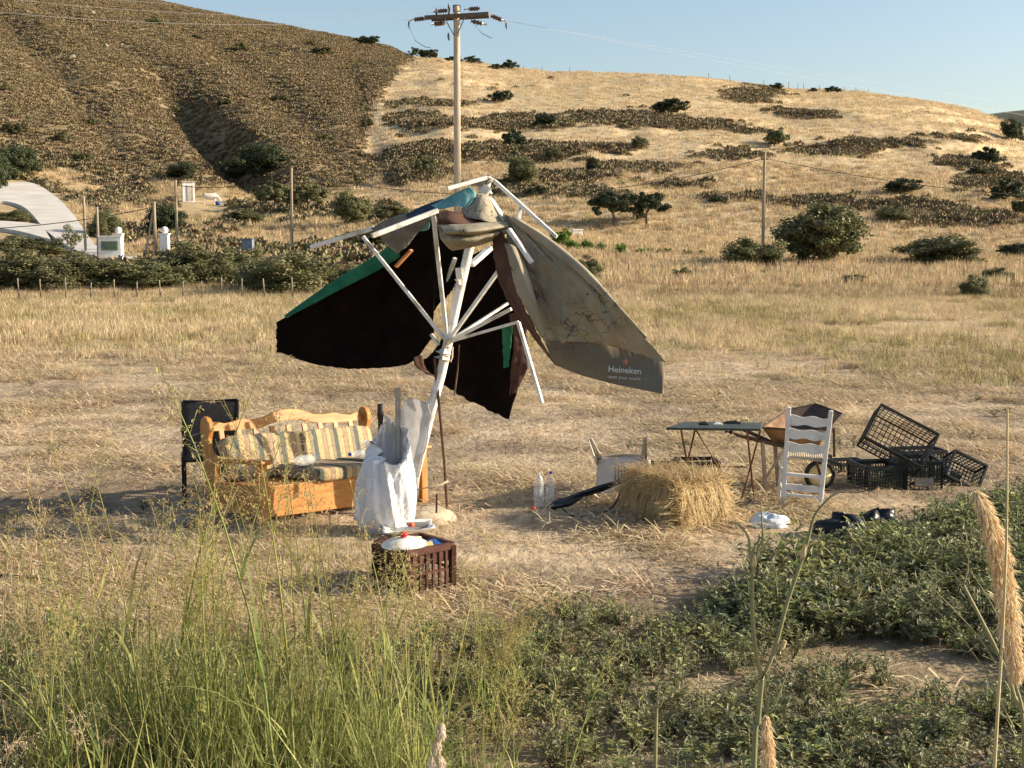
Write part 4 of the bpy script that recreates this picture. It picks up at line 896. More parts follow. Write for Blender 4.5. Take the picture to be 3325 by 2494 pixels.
# stone foot and rods
b = G(1375, 1690); mb = MB(); mb.lathe([(a, c) for a, c in [(.001, -.08), (.20, -.06), (.235, .02), (.21, .075), (.12, .10), (.001, .105)]], 14)
mb.v = [(p[0] * 1.15 * random.uniform(.93, 1.07), p[1] * random.uniform(.9, 1.08), p[2] * random.uniform(.9, 1.15)) for p in mb.v]
o = mb.build('foot_stone', 'dirt_stone'); o.location = b; tag(o, 'flat pale stone at the foot of the parasol pole', 'stone')
rb = G(1455, 1662); mb = MB(); mb.tube([P(1411, 1165, UD - .02), P(1428, 1340, UD - .05), P(1443, 1500, UD - .06), rb - Vector((0, 0, .1))], .0125, 8)
tag(mb.build('iron_stake', 'iron_rod'), 'thin rusty iron rod stuck in the ground beside the parasol pole', 'rod')
mb = MB(); mb.tube([P(1352, 1590, UD - .08), P(1395, 1582, UD - .12), P(1430, 1575, UD - .12), P(1455, 1562, UD - .07)], .011, 6)
tag(mb.build('tie_rope', 'rope'), 'pale rope tied from the parasol foot to the rusty rod', 'rope')
sb = G(1416, 1700); mb = MB(); mb.tube([sb - Vector((0, 0, .05)), P(1418, 1605, sb.y)], .008, 6); tag(mb.build('short_stake', 'iron_rod'), 'short thin stake beside the foot stone', 'stake')

# ------------------------------------------------------------------ wooden sofa
SL, SW = 1.74, .84
sb = G(855, 1722); TH = R(44); TX, TY = R(-4.5), R(2.0)
sofa = thing('wooden_sofa', 'varnished pine sofa with striped cushions, half shaded by the parasol', 'sofa', sb + Vector((0, 0, .02)), (TX, TY, TH))
def yz(x0): return lambda a, b, t: Vector((x0 + t, a, b))
POST = [(.70, -.03), (.84, -.03), (.86, .2), (.885, .45), (.925, .70), (.935, .80), (.915, .86), (.87, .885), (.82, .87), (.785, .82), (.785, .76), (.81, .70), (.815, .64), (.785, .575), (.74, .54), (.70, .50)]
for x0, nm in ((0, 'side_post'), (SL - .05, 'side_post')):
    mb = MB(); mb.prism(POST, yz(x0), 0, .05); mb.build('side_post', 'pine_up', sofa, bevel=.008)
    mb = MB(); mb.span((x0 - .01, 0, -.03), (x0 + .06, .07, .515)); mb.build('leg', 'pine_up', sofa, bevel=.008)
    mb = MB(); mb.prism([(-.05, .515), (-.03, .505), (.72, .505), (.72, .54), (-.03, .545), (-.05, .535)], yz(x0 - .03), 0, .11); mb.build('armrest', 'pine', sofa, bevel=.01)
mb = MB(); mb.span((.005, .07, .09), (.04, .70, .335)); mb.build('side_board', 'pine', sofa, bevel=.004)
mb = MB(); mb.span((SL - .04, .07, .06), (SL - .005, .70, .14)); mb.build('side_board', 'pine', sofa, bevel=.004)
for k in range(4):
    mb = MB(); y0 = .14 + k * .15; mb.span((SL - .035, y0, .14), (SL - .012, y0 + .045, .505)); mb.build('slat', 'pine_up', sofa)
mb = MB(); M_ = Matrix.Translation((SL + .0, .02, .59)); mb.lathe([(.001, -.045), (.03, -.04), (.045, 0), (.032, .035), (.001, .045)], 12, M_); mb.build('knob', 'pine', sofa)
mb = MB(); mb.span((.04, .03, .07), (SL - .04, .06, .325)); mb.build('drawer_front', 'pine', sofa, bevel=.006)
mb = MB(); mb.span((.04, .06, .30), (SL - .04, .74, .325)); mb.build('seat_board', 'pine', sofa)
prof = [(.05, .755), (.05, .825), (.12, .835), (.20, .815), (.28, .825), (.36, .845), (.44, .84), (.52, .835), (.60, .845), (.66, .865), (.72, .885), (.78, .898), (SL / 2, .905)]
prof = prof + [(SL - a, b) for a, b in prof[::-1][1:]]
lowr = [(SL - .35, .745), (SL - .55, .755), (SL / 2 + .12, .80), (SL / 2, .805), (SL / 2 - .12, .80), (.55, .755), (.35, .745)]
mb = MB(); mb.prism(prof[1:-1] + [(SL - .05, .755)] + lowr + [(.05, .755)], lambda a, b, t: Vector((a, .855 + (b - .8) * .15 + t, b)), 0, .03); mb.build('top_rail', 'pine', sofa, bevel=.005)
for k in range(9):
    mb = MB(); x0 = .16 + k * (SL - .36) / 8; mb.bar((x0, .76, .33), (x0, .858, .76), .045, .02, (0, 1, 0)); mb.build('back_slat', 'pine_up', sofa)
def cushion(name, c, s, rot=(0, 0, 0), seed=0):
    n = 9; mb = MB()
    def f(a, b, w):
        v = Vector((a, b, w)); m = max(abs(a), abs(b), abs(w)); l = (abs(a) ** 7 + abs(b) ** 7 + abs(w) ** 7) ** (1 / 7)
        v = v / l; nz = .03 * (float(fbm(a * 2 + seed, b * 2 + w * 2, seed, 2)) - .4)
        return Vector((v.x * s[0] / 2, v.y * s[1] / 2 * (1 + nz), v.z * s[2] / 2 * (1 + nz)))
    ax = [-1 + 2 * i / (n - 1) for i in range(n)]
    for sgn in (-1, 1):
        mb.grid([[f(sgn, a, b * sgn) for a in ax] for b in ax]); mb.grid([[f(a * -sgn, sgn, b) for a in ax] for b in ax]); mb.grid([[f(a * sgn, b, sgn) for a in ax] for b in ax])
    o = mb.build(name, 'striped_cloth', sofa); o.location = c; o.rotation_euler = rot; return o
for k in range(2):
    cushion('back_cushion', (.475 + k * .805, .715, .515), (.80, .12, .40), (R(-13), 0, R(-1 + 2 * k)), k + 1)
cushion('seat_cushion', (.82, .29, .385), (.62, .64, .12), (R(2), 0, R(4)), 5); cushion('seat_cushion', (1.40, .31, .39), (.54, .62, .12), (R(-1), R(3), R(-2)), 6)

def bottle(name, label, loc, rot, h=.32, r=.044, capm=None, parent=None):
    t = thing(name, label, 'bottle', loc, rot)
    mb = MB(); mb.lathe([(.001, .0), (r * .9, 0), (r, .01), (r, h * .28), (r * .96, h * .30), (r, h * .32), (r, h * .58), (r * .97, h * .6), (r, h * .62), (r * .98, h * .68), (r * .7, h * .82), (r * .32, h * .9), (r * .3, h * .97)], 16); mb.build('bottle_body', 'clear_plastic', t)
    if abs(rot[0]) < .5: mb = MB(); mb.lathe([(r * 1.003, h * .36), (r * 1.003, h * .52)], 16); mb.build('paper_label', 'clear_plastic', t)
    if capm:
        mb = MB(); mb.lathe([(r * .36, h * .93), (r * .36, h * 1.0), (.001, h * 1.003)], 12); mb.build('cap', capm, t)
    return t
Ms = Matrix.Translation(sb + Vector((0, 0, .02))) @ Euler((TX, TY, TH)).to_matrix().to_4x4()
bottle('plastic_bottle', 'clear crushed plastic bottle lying on the sofa seat', Ms @ Vector((.66, .18, .495)), (R(84), 0, TH - R(70)), .34, .046)
bottle('plastic_bottle', 'second clear bottle lying on the sofa by the white sack', Ms @ Vector((1.36, .22, .49)), (R(86), 0, TH - R(95)), .30, .04, 'blue_cap')
bb = G(1750, 1652); bottle('water_bottle', 'large clear water bottle standing uncapped on the straw', bb, (0, 0, 0), .335, .046)
bb = G(1784, 1645); bottle('water_bottle', 'clear water bottle with blue cap standing on the straw', bb, (0, R(2), 0), .315, .038, 'blue_cap')
# loose cushion edge, red plastic beside bottles
def lump(name, label, cat, u, v, w, h, m, seed=1, d=None, flat=.6):
    b = G(u, v); b.z = gz(b.x, b.y); mb = MB(); s = b.y / F; rx, rz = w * s / 2, h * s
    n = 40; rows = []
    for i in range(16):
        e = i / 15 * math.pi / 2 * 1.15 - .2; r = []
        for j in range(n + 1):
            a = 2 * math.pi * (j % n) / n; k = .75 + .5 * float(vnoise(math.cos(a) * 2 + seed, math.sin(a) * 2 + i * .4, seed))
            k -= .22 * max(0, .5 - abs(float(vnoise(math.cos(a) * 4.5 + seed + i * .18, math.sin(a) * 4.5 + i * .22, seed + 3)) - .5) * 4)
            k += .05 * (float(vnoise(math.cos(a) * 12, math.sin(a) * 12 + i * 1.3, seed + 5)) - .5)
            r.append(Vector((rx * math.cos(a) * math.cos(e) * k, rx * (d or .7) * math.sin(a) * math.cos(e) * k, max(rz * math.sin(e) * k, -.02))))
        rows.append(r)
    mb.grid(rows); o = mb.build(name, m); o.location = b; return tag(o, label, cat)
lump('plastic_scrap', 'crumpled red orange plastic scrap beside the water bottles', 'scrap', 1817, 1642, 34, 22, 'red_orange', 3)
lump('red_scrap', 'tiny red scrap at the foot of the uncapped bottle', 'scrap', 1733, 1660, 18, 10, 'red_orange', 4)

# ------------------------------------------------------------------ black sling chair behind the sofa
cbk = G(603, 1648); ch = thing('sling_chair', 'black metal sling chair standing behind the sofa', 'chair', cbk, (0, 0, R(16)))
for x in (0, .46):
    mb = MB(); mb.tube([(x, 0, -.02), (x, -.01, .5), (x, -.04, .94)], .015, 8); mb.build('back_leg', 'black_metal', ch)
    mb = MB(); mb.tube([(x, .46, -.02), (x, .44, .42), (x, .02, .44)], .015, 8); mb.build('front_leg', 'black_metal', ch)
    mb = MB(); mb.tube([(x, .50, .62), (x, .0, .64)], .016, 8); mb.build('armrest', 'black_metal', ch)
mb = MB(); mb.tube([(0, -.04, .94), (.46, -.04, .94)], .015, 8); mb.build('top_bar', 'black_metal', ch)
mb = MB(); mb.grid([[Vector((.012 + .436 * k / 8, -.04 + .03 * (1 - i / 10) + .012 * math.sin(i / 10 * 3.14), .40 + .53 * i / 10)) for k in range(9)] for i in range(11)]); mb.build('back_sling', 'black_mesh', ch, solid=.003)
mb = MB(); mb.grid([[Vector((.012 + .436 * k / 8, .02 + .42 * i / 8, .44 - .03 * math.sin(i / 8 * 3.14))) for k in range(9)] for i in range(9)]); mb.build('seat_sling', 'black_mesh', ch, solid=.003)
lump('grey_bag', 'crumpled blue grey plastic bag lying beside the black sling chair', 'bag', 655, 1712, 110, 60, 'cloth_grey', 6)
# black parasol post behind the sofa
pb2 = P(1238, 1600, 12.2); pb2.z = gz(pb2.x, 12.2); t = thing('black_post', 'black plastic post with thick collar behind the sofa', 'post', pb2)
hh = P(1240, 1312, 12.2).z - pb2.z; mb = MB(); mb.tube([(0, 0, -.05), (0, 0, hh - .12)], .024, 10); mb.build('tube', 'black_plastic', t)
mb = MB(); mb.tube([(0, 0, hh - .16), (0, 0, hh - .1), (0, 0, hh - .06), (0, 0, hh)], [.024, .034, .028, .026], 10); mb.build('collar', 'black_plastic', t)

# ------------------------------------------------------------------ white sack with pipe, sheer sheet
skb = G(1268, 1722); SD = skb.y
sack = thing('woven_sack', 'tall white woven plastic sack, open and frayed, leaning by the sofa', 'sack', skb)
levels = [(1722, 1182, 1328, .18, 0), (1690, 1162, 1334, .23, 0), (1640, 1156, 1340, .25, 0), (1585, 1164, 1344, .25, 0), (1530, 1176, 1334, .22, 0), (1480, 1186, 1328, .20, .05), (1445, 1200, 1326, .17, .14), (1425, 1214, 1324, .15, .20), (1412, 1222, 1322, .14, .24)]
rows = []
for li, (v, u0, u1, dep, sl) in enumerate(levels):
    c = P((u0 + u1) / 2, v, SD); hw2 = (u1 - u0) / 2 * SD / F; r = []
    for j in range(33):
        a = 2 * math.pi * (j % 32) / 32; k = 1 + .04 * math.sin(a * 4 + li * .5) + .10 * (float(vnoise(math.cos(a) * 3 + 5, li * .9 + math.sin(a) * 3, 9)) - .5)
        dz = sl * (.45 * math.sin(a) + .55 * min(0, math.sin(a) * 1.2 + .25 * math.cos(a + .4)) + .22 * math.sin(3 * a + 1.2))
        r.append(Vector((c.x + hw2 * math.cos(a) * k, c.y + dep * .8 * math.sin(a) * k, c.z + dz)))
    rows.append(r)
rows[0] = [p - Vector((0, 0, p.z + .01)) for p in rows[0]]
g = patch(rows, 50, 97)
for i, r in enumerate(g):
    for j, p in enumerate(r):
        if j == 96: r[j] = r[0].copy(); continue
        th = j / 96 * 6.283; nrm = Vector((math.cos(th), math.sin(th), 0)); e = min(i / 8, 1)
        n = .05 * (.5 - abs(float(fbm(math.cos(th) * 2.4 + i * .05 + 7, math.sin(th) * 2.4 + i * .03, 61, 2)) - .45) * 5) - .035 * max(0, .35 - abs(float(vnoise(math.cos(th) * 4 + i * .12, math.sin(th) * 4 - i * .09, 64)) - .5) * 3)
        p += nrm * n * e
        if i == 49: p.z += random.uniform(-.006, .006)
mb = MB(); mb.grid(g); mb.build('sack_body', ['sack_white', 'sack_white'], sack, off=skb, solid=.004)
mb = MB()
for a in range(10):
    p = g[-1][random.randrange(96)]; q = p + Vector((random.uniform(-.05, .04), random.uniform(-.03, .03), random.uniform(-.05, .05))); mb.tube([p, (p + q) / 2 + Vector((0, 0, .015)), q], .0018, 3, False)
for a in range(14):
    p = P(1222, 1440, SD - .05); q = P(1165 + random.uniform(-10, 20), 1450 + random.uniform(-12, 26), SD - .08); mb.tube([p, (p + q) / 2 + Vector((0, 0, .03)), q], [.005, .003, .001], 4, False)
mb.build('frayed_threads', 'sack_white', sack, off=skb); sack.children[-1]['kind'] = 'stuff'
mb = MB(); mb.tube([P(1292, 1560, SD + .06), P(1292, 1259, SD + .06)], .021, 12); o = mb.build('steel_pipe', 'steel'); tag(o, 'grey steel pipe standing up out of the white sack', 'pipe')
sheet = thing('plastic_sheet', 'sheer white plastic sheet wrapped round the parasol pole', 'sheet', (ub.x, ub.y, ub.z))
g = patch([[Q(1325, 1296, .10), Q(1360, 1298, .05), Q(1395, 1310, -.06)], [Q(1298, 1340, .14), Q(1350, 1345, .10), Q(1398, 1370, -.07)], [Q(1275, 1390, .18), Q(1340, 1400, .12), Q(1385, 1440, -.06)], [Q(1275, 1450, .18), Q(1330, 1480, .12), Q(1370, 1500, -.06)], [Q(1310, 1540, .12), Q(1335, 1545, .1), Q(1358, 1550, -.05)]], 30, 20)
for r in g:
    for p in r: p.y += .05 * (float(fbm(p.x * 12, p.z * 6, 71, 3)) - .45); p.x += .02 * (float(vnoise(p.z * 14, p.x * 3, 72)) - .5)
mb = MB(); mb.grid(g); mb.build('sheet_body', 'sheer_white', sheet, off=ub, solid=.002)

# ------------------------------------------------------------------ crates
def crate(name, label, loc, rot, L=.52, W=.34, H=.27, m='black_plastic', nx=11, nz=4, solid_end=False, group=None, labelled=None, fine=1.0):
    t = thing(name, label, 'crate', loc, rot, group); b = .010 * fine
    def panel(mapf, width, nmv):
        mb = MB(); n = nmv
        for k in range(n + 1):
            a = -width / 2 + width * k / n; w = b * (1.9 if k in (0, n) else .8)
            mb.bar(mapf(a, .0), mapf(a, H), w, w)
        for k in range(nz + 1):
            z = H * k / nz; w = b * (2.0 if k in (0, nz) else .8); mb.bar(mapf(-width / 2, z), mapf(width / 2, z), w * .8, w)
        return mb
    for s in (-1, 1):
        panel(lambda a, z, s=s: Vector((a, s * W / 2, z)), L, nx).build('side_panel', m, t)
        panel(lambda a, z, s=s: Vector((s * L / 2, a, z)), W, max(5, int(nx * .65))).build('end_panel', m, t)
    mb = MB()
    for k in range(nx + 1): x = -L / 2 + L * k / nx; mb.bar((x, -W / 2, .005), (x, W / 2, .005), b, b * .8)
    for k in range(8): y = -W / 2 + W * k / 7; mb.bar((-L / 2, y, .008), (L / 2, y, .008), b, b * .8)
    mb.build('base_grid', m, t)
    mb = MB()
    for s in (-1, 1):
        mb.bar((-L / 2 - .008, s * (W / 2 + .003), H - .012), (L / 2 + .008, s * (W / 2 + .003), H - .012), .018, .03); mb.bar((s * (L / 2 + .003), -W / 2, H - .012), (s * (L / 2 + .003), W / 2, H - .012), .018, .03)
    mb.build('rim', m, t)
    if labelled:
        axis, lw, lh, cz = labelled; mb = MB()
        if axis == 'side': mb.box((0, -W / 2 - .012, cz), (lw, .006, lh))
        else: mb.box((L / 2 + .012, 0, cz), (.006, lw, lh))
        mb.build('name_plate', 'grey_label', t)
    return t
PILE = None
c = G(3000, 1592); crate('mesh_crate', 'dark crate with grey plate standing upright at the front of the crate pile', (c.x, c.y + .19, 0), (0, 0, R(-2)), .33, .40, .27, 'dark_green_plastic', 8, 5, labelled=('side', .17, .085, .08))
c = G(2868, 1596); crate('mesh_crate', 'dark greenish crate lying under the tilted open crate', (c.x, c.y + .24, 0), (0, 0, R(8)), .38, .42, .22, 'dark_green_plastic', 14, 7, fine=1.25)
c = P(2896, 1455, 12.05); crate('mesh_crate', 'open black wire-like crate tipped on top of the pile', (c.x + .04, c.y + .10, c.z + .02), (R(62), R(27), R(-14)), .58, .36, .30, 'black_plastic', 13, 5, fine=.8)
c = G(3095, 1578); crate('mesh_crate', 'tipped dark crate with pale plate leaning at the right of the pile', (c.x + .10, c.y + .25, .045), (R(64), R(26), R(-6)), .33, .27, .27, 'dark_green_plastic', 9, 5)
o = [k for k in bpy.data.objects if k.get('label', '').startswith('tipped dark crate')][0]
mb = MB(); mb.box((.0, 0, -.012), (.11, .10, .006)); mb.build('name_plate', 'grey_label', o)
c = G(2762, 1548); crate('mesh_crate', 'low black crate in the grass at the left of the pile', (c.x, c.y + .1, 0), (0, 0, R(14)), .32, .3, .14, 'black_plastic', 10, 2)
c = G(3040, 1560); crate('mesh_crate', 'dark crate half hidden behind the front crate', (c.x - .05, c.y + .42, 0), (0, 0, R(10)), .45, .3, .24, 'black_plastic', 9, 4)
c = P(2262, 1530, 12.9); crate('flat_crate', 'shallow black crate lying behind the straw bale', (c.x, c.y, gz(c.x, c.y)), (0, 0, R(4)), .40, .30, .13, 'black_plastic', 7, 2)
c = P(2125, 1530, 12.7); crate('flat_crate', 'shallow black crate behind the overturned plastic chair', (c.x, c.y, gz(c.x, c.y)), (0, 0, R(-3)), .30, .26, .12, 'black_plastic', 6, 2)
# brown crate with pots
cc = G(1322, 1950); ANG = R(40); CL, CW = .37, .36; cr0 = Vector((cc.x + CL / 2 * math.cos(ANG) - CW / 2 * math.sin(ANG), cc.y + CL / 2 * math.sin(ANG) + CW / 2 * math.cos(ANG), gz(cc.x, cc.y)))
t = crate('brown_crate', 'tall brown plastic crate filled with pots and plastic', cr0, (0, 0, ANG), CL, CW, .31, 'brown_plastic', 7, 2, fine=2.0)
mb = MB(); mb.span((-CL / 2 + .004, -CW / 2 + .01, .012), (-CL / 2 + .010, CW / 2 - .01, .285)); mb.build('solid_panel', 'brown_plastic', t)
mb = MB(); mb.span((-.15, -CW / 2 + .003, .21), (.17, -CW / 2 + .008, .285)); mb.build('solid_panel', 'brown_plastic', t)
def on_crate(x, y, z): return cr0 + Vector((x * math.cos(ANG) - y * math.sin(ANG), x * math.sin(ANG) + y * math.cos(ANG), z))
q = on_crate(-.10, -.03, .332); t = thing('pot_lid', 'white enamel pot lid with red knob resting on the brown crate', 'lid', q, (R(2), R(-2), 0))
mb = MB(); mb.lathe([(.150, -.004), (.152, .004), (.142, .010), (.10, .03), (.04, .042), (.001, .044)], 28); mb.build('lid_dome', 'enamel', t)
mb = MB(); mb.lathe([(.012, .04), (.015, .048), (.027, .054), (.030, .066), (.026, .078), (.015, .084), (.001, .085)], 14); mb.build('knob', 'red_knob', t)
q = on_crate(.12, -.06, .30); t = thing('blue_tub', 'blue plastic tub inside the brown crate', 'tub', q, (R(8), 0, 0)); mb = MB(); mb.lathe([(.001, -.08), (.06, -.08), (.07, .01), (.06, .02), (.001, .018)], 16); mb.build('tub_body', 'blue_plastic', t)
q = on_crate(.09, .09, .27); t = thing('white_jar', 'small white jar inside the brown crate', 'jar', q); mb = MB(); mb.lathe([(.04, -.1), (.042, .03), (.03, .05), (.001, .052)], 14); mb.build('jar_body', 'enamel', t)
mb = MB(); mb.lathe([(.032, .03), (.032, .06), (.001, .062)], 12); mb.build('cap', 'yellow_cream', t)
q = on_crate(.03, .07, .255); t = thing('grey_bag', 'crumpled grey plastic bag stuffed in the brown crate', 'bag', q)
mb = MB(); mb.lathe([(.001, -.2), (.10, -.18), (.13, -.05), (.12, .03), (.08, .06), (.03, .075), (.001, .06)], 16); mb.v = [(p[0] * random.uniform(.8, 1.15), p[1] * random.uniform(.8, 1.15), p[2] + random.uniform(-.012, .012)) for p in mb.v]; mb.build('bag_body', 'cloth_grey', t)
q = on_crate(.02, -.13, .28); t = thing('cream_carton', 'small cream carton wedged in the brown crate', 'carton', q, (R(12), R(-8), R(20))); mb = MB(); mb.box((0, 0, 0), (.07, .05, .12)); mb.build('carton_body', 'yellow_cream', t, bevel=.004); mb = MB(); mb.box((0, 0, .064), (.072, .02, .012)); mb.build('fold_top', 'yellow_cream', t)
q = G(1325, 1742); q.z = gz(q.x, q.y) + .02; t = thing('plastic_tray', 'pale crumpled tray lying on the ground behind the brown crate', 'tray', q, (R(6), R(-3), R(10)))
mb = MB(); g = [[Vector((.20 * (j / 10 - .5) * 2 * (1 + .04 * math.sin(i)), .12 * (i / 8 - .5) * 2, .012 + .05 * max(abs(j / 10 - .5), abs(i / 8 - .5)) ** 3 * 8 + .012 * random.random())) for j in range(11)] for i in range(9)]; mb.grid(g); mb.build('tray_body', 'enamel', t, solid=.003)
mb = MB(); mb.box((.08, .03, .06), (.16, .07, .02), (0, R(8), R(12))); mb.build('dark_cover', 'cloth_grey', t); mb = MB(); mb.lathe([(.025, .05), (.025, .075), (.001, .078)], 10, Matrix.Translation((.03, 0, .01))); mb.build('red_cap', 'red_orange', t)

# ------------------------------------------------------------------ overturned plastic chair
c = G(2028, 1644); mono = thing('plastic_chair', 'beige plastic garden chair tipped forward with its legs in the air', 'chair', (c.x, c.y + .30, .185), (R(-118), R(-3), R(-9)))
sw, sd_ = .225, .21
g = [[Vector((-sw + 2 * sw * j / 14, -sd_ + 2 * sd_ * i / 12, .0 - .012 * math.cos(math.pi * (j / 14 - .5)) + .01 * (i / 12))) for j in range(15)] for i in range(13)]
mb = MB(); mb.grid(g); mb.build('seat', 'monobloc', mono, solid=.012)
for k in range(5):
    mb = MB(); mb.box((-.06 + k * .03, -.04, -.012), (.008, .16, .012)); mb.build('seat_slot', 'barrow_dark', mono)
for sx in (-1, 1):
    for sy, l in ((-1, .42), (1, .42)):
        mb = MB(); x0 = sx * sw; y0 = sy * sd_ * .95
        pts = [Vector((x0, y0, .01)), Vector((x0 + sx * .015, y0 + sy * .02, -.2)), Vector((x0 + sx * .03, y0 + sy * .05, -l))]
        for w in (0, 1):
            rows = [[p + (Vector((-sx * .055 * (1 - i * .22), 0, 0)) * k2 if w == 0 else Vector((0, -sy * .06 * (1 - i * .22), 0)) * k2) for k2 in (0, .5, 1)] for i, p in enumerate(crom(pts, 6))]
            rows = [[p + (Vector((-sx * .055 * (1 - i * .09), 0, 0)) * k2 if w == 0 else Vector((0, -sy * .06 * (1 - i * .09), 0)) * k2) for k2 in (0, .5, 1)] for i, p in enumerate(crom(pts, 6))]
            mb.grid(rows)
        mb.build('leg', 'monobloc', mono, solid=.008)
g = []
for i in range(13):
    f = i / 12; wv = sw * (1 - .08 * f * f); g.append([Vector((-wv + 2 * wv * j / 14, -sd_ - .10 * f - .03 * math.cos(math.pi * (j / 14 - .5)), .42 * f + .04 * math.cos(math.pi * (j / 14 - .5)) * f)) for j in range(15)])
mb = MB(); mb.grid(g); mb.build('backrest', 'monobloc', mono, solid=.01)
for sx in (-1, 1):
    mb = MB(); x = sx * (sw + .02); pts = [Vector((x, sd_, .0)), Vector((x + sx * .02, sd_ - .02, .16)), Vector((x + sx * .02, sd_ - .10, .205)), Vector((x + sx * .01, -.05, .21)), Vector((x, -sd_ - .04, .22))]
    mb.grid([[p + Vector((-sx * .05 * k2, 0, -.015 * abs(k2 - .5))) for k2 in (0, .5, 1)] for p in crom(pts, 18)]); mb.build('armrest', 'monobloc', mono, solid=.01)

# ------------------------------------------------------------------ straw bale
nb = G(2200, 1724); e1 = Vector((.83, .56, 0)).normalized(); e2 = Vector((-.56, .83, 0)).normalized(); BL, BW, BH = .50, .68, .39
bale = thing('straw_bale', 'rectangular straw bale with loose golden stalks hanging over its sides', 'bale', nb)
def bp(a, b, c): return e1 * (a * BL) + e2 * (b * BW) + Vector((0, 0, c * BH))
mb = MB(); n = 14
def jit(p, s=.03): return p + Vector((float(vnoise(p.x * 9 + 3, p.z * 9 + p.y * 5, 81)) - .5, float(vnoise(p.y * 9, p.z * 9 + 4, 82)) - .5, float(vnoise(p.x * 9, p.y * 9, 83)) - .5)) * s * 2
ax = [i / n for i in range(n + 1)]
for a in (0, 1): mb.grid([[jit(bp(a, b, c * .98 + .0)) for b in ax] for c in ax]); mb.grid([[jit(bp(b, a, c * .98)) for b in ax] for c in ax])
mb.grid([[jit(bp(a, b, .98)) for a in ax] for b in ax]); mb.build('bale_core', 'bale_core', bale)
mb = MB()
for k in range(9000):
    f = random.random()
    if f < .36: a, b, c = random.random(), 0, random.random(); nrm = -e2; 
    elif f < .66: a, b, c = 0, random.random(), random.random(); nrm = -e1
    elif f < .76: a, b, c = 1, random.random(), random.random(); nrm = e1
    else: a, b, c = random.random(), random.random(), 1; nrm = Vector((0, 0, 1))
    if f < .36: hang = .75
    elif f < .76: hang = .35
    else: hang = 0
    p = bp(a, b, c) + nrm * random.uniform(-.005, .025); l = random.uniform(.06, .24)
    if hang and random.random() < hang: d = Vector((random.gauss(0, .25), random.gauss(0, .25), -1)) + nrm * random.gauss(.10, .12)
    else:
        d = Vector((random.gauss(0, 1), random.gauss(0, 1), random.gauss(0, .5))); d = d - nrm * d.dot(nrm) * random.uniform(.6, 1)
    d.normalize(); q = p + d * l + nrm * random.uniform(0, .03); q.z = max(q.z, .005); mid = (p + q) / 2 + nrm * random.uniform(0, .015)
    s = d.cross(nrm); s = s.normalized() * random.uniform(.0016, .0034) if s.length > .01 else Vector((.003, 0, 0))
    mb.add([p - s, p + s, mid + s, mid - s, q + s * .5, q - s * .5], [(0, 1, 2, 3), (3, 2, 4, 5)])
o = mb.build('loose_straw', 'bale_straw', bale); o['kind'] = 'stuff'
for b in (.3, .7):
    mb = MB(); mb.tube([bp(-.03, b, 0), bp(-.03, b, 1.0), bp(.5, b, 1.03), bp(1.03, b, 1.0), bp(1.03, b, 0)], .004, 5); mb.build('twine', 'rope', bale)
# black folded parasol across the bale
fp = thing('folded_parasol', 'long black folded parasol lying from the ground up over the straw bale', 'parasol', G(1785, 1668))
o0 = fp.location.copy(); A, B = P(1778, 1652, 10.75), P(2188, 1494, 11.35)
ax = [A.lerp(B, k) for k in (0, .05, .15, .28, .42, .56)]; mb = MB(); mb.tube([p + Vector((0, 0, random.uniform(-.012, .012))) for p in ax], [.014, .036, .034, .03, .028, .02], 7); mb.v = [(p[0] + .02 * (random.random() - .5), p[1] + .03 * (random.random() - .5), p[2] + .022 * (random.random() - .5)) for p in mb.v]; mb.sm = [False] * len(mb.f); mb.build('wrapped_cloth', 'bag_black', fp, off=o0)
mb = MB(); mb.tube([A.lerp(B, .5), B], .012, 8); mb.build('shaft', 'black_plastic', fp, off=o0)
mb = MB(); mb.tube(crom([P(1826, 1650, 10.7), P(1850, 1672, 10.66), P(1890, 1676, 10.64), P(1945, 1668, 10.66), P(1985, 1650, 10.7), P(2010, 1610, 10.78), P(2020, 1570, 10.9)], 24), .007, 6); mb.build('strap', 'black_plastic', fp, off=o0)

# ------------------------------------------------------------------ folding table
tb0 = G(2420, 1640); TZ = .70
tbl = thing('folding_table', 'small dark green folding table on thin rusty crossed legs', 'table', (tb0.x, tb0.y, 0))
def tw(u, v, D): return P(u, v, D) - Vector((tb0.x, tb0.y, 0))
c1, c2 = tw(2163, 1388, 11.15), tw(2470, 1392, 11.1)
c3, c4 = tw(2476, 1372, 11.62), tw(2222, 1369, 11.66)
mb = MB(); dn = Vector((0, 0, .022)); q = [c1, c2, c3, c4]; mb.add(q + [p - dn for p in q], [(0, 1, 2, 3), (7, 6, 5, 4), (0, 4, 5, 1), (1, 5, 6, 2), (2, 6, 7, 3), (3, 7, 4, 0)]); mb.build('tabletop', 'table_green', tbl, bevel=.004)
def lg(u0, v0, D0, u1, v1, D1, nm='leg', r=.0085):
    a = tw(u0, v0, D0); b = tw(u1, v1, D1)
    mb = MB(); mb.tube([a, b], r, 7); mb.build(nm, 'rust', tbl)
f1 = G(2398, 1655); lg(2470, 1394, 11.15, 2398, 1657, f1.y); f2 = G(2448, 1622); lg(2425, 1394, 11.55, 2448, 1624, f2.y)
f3 = G(2190, 1652); lg(2258, 1390, 11.55, 2205, 1620, 11.4); lg(2210, 1390, 11.2, 2250, 1602, 11.65)
lg(2260, 1396, 11.4, 2332, 1516, 11.4, 'stay'); lg(2232, 1516, 11.4, 2425, 1516, 11.4, 'crossbar', .007)
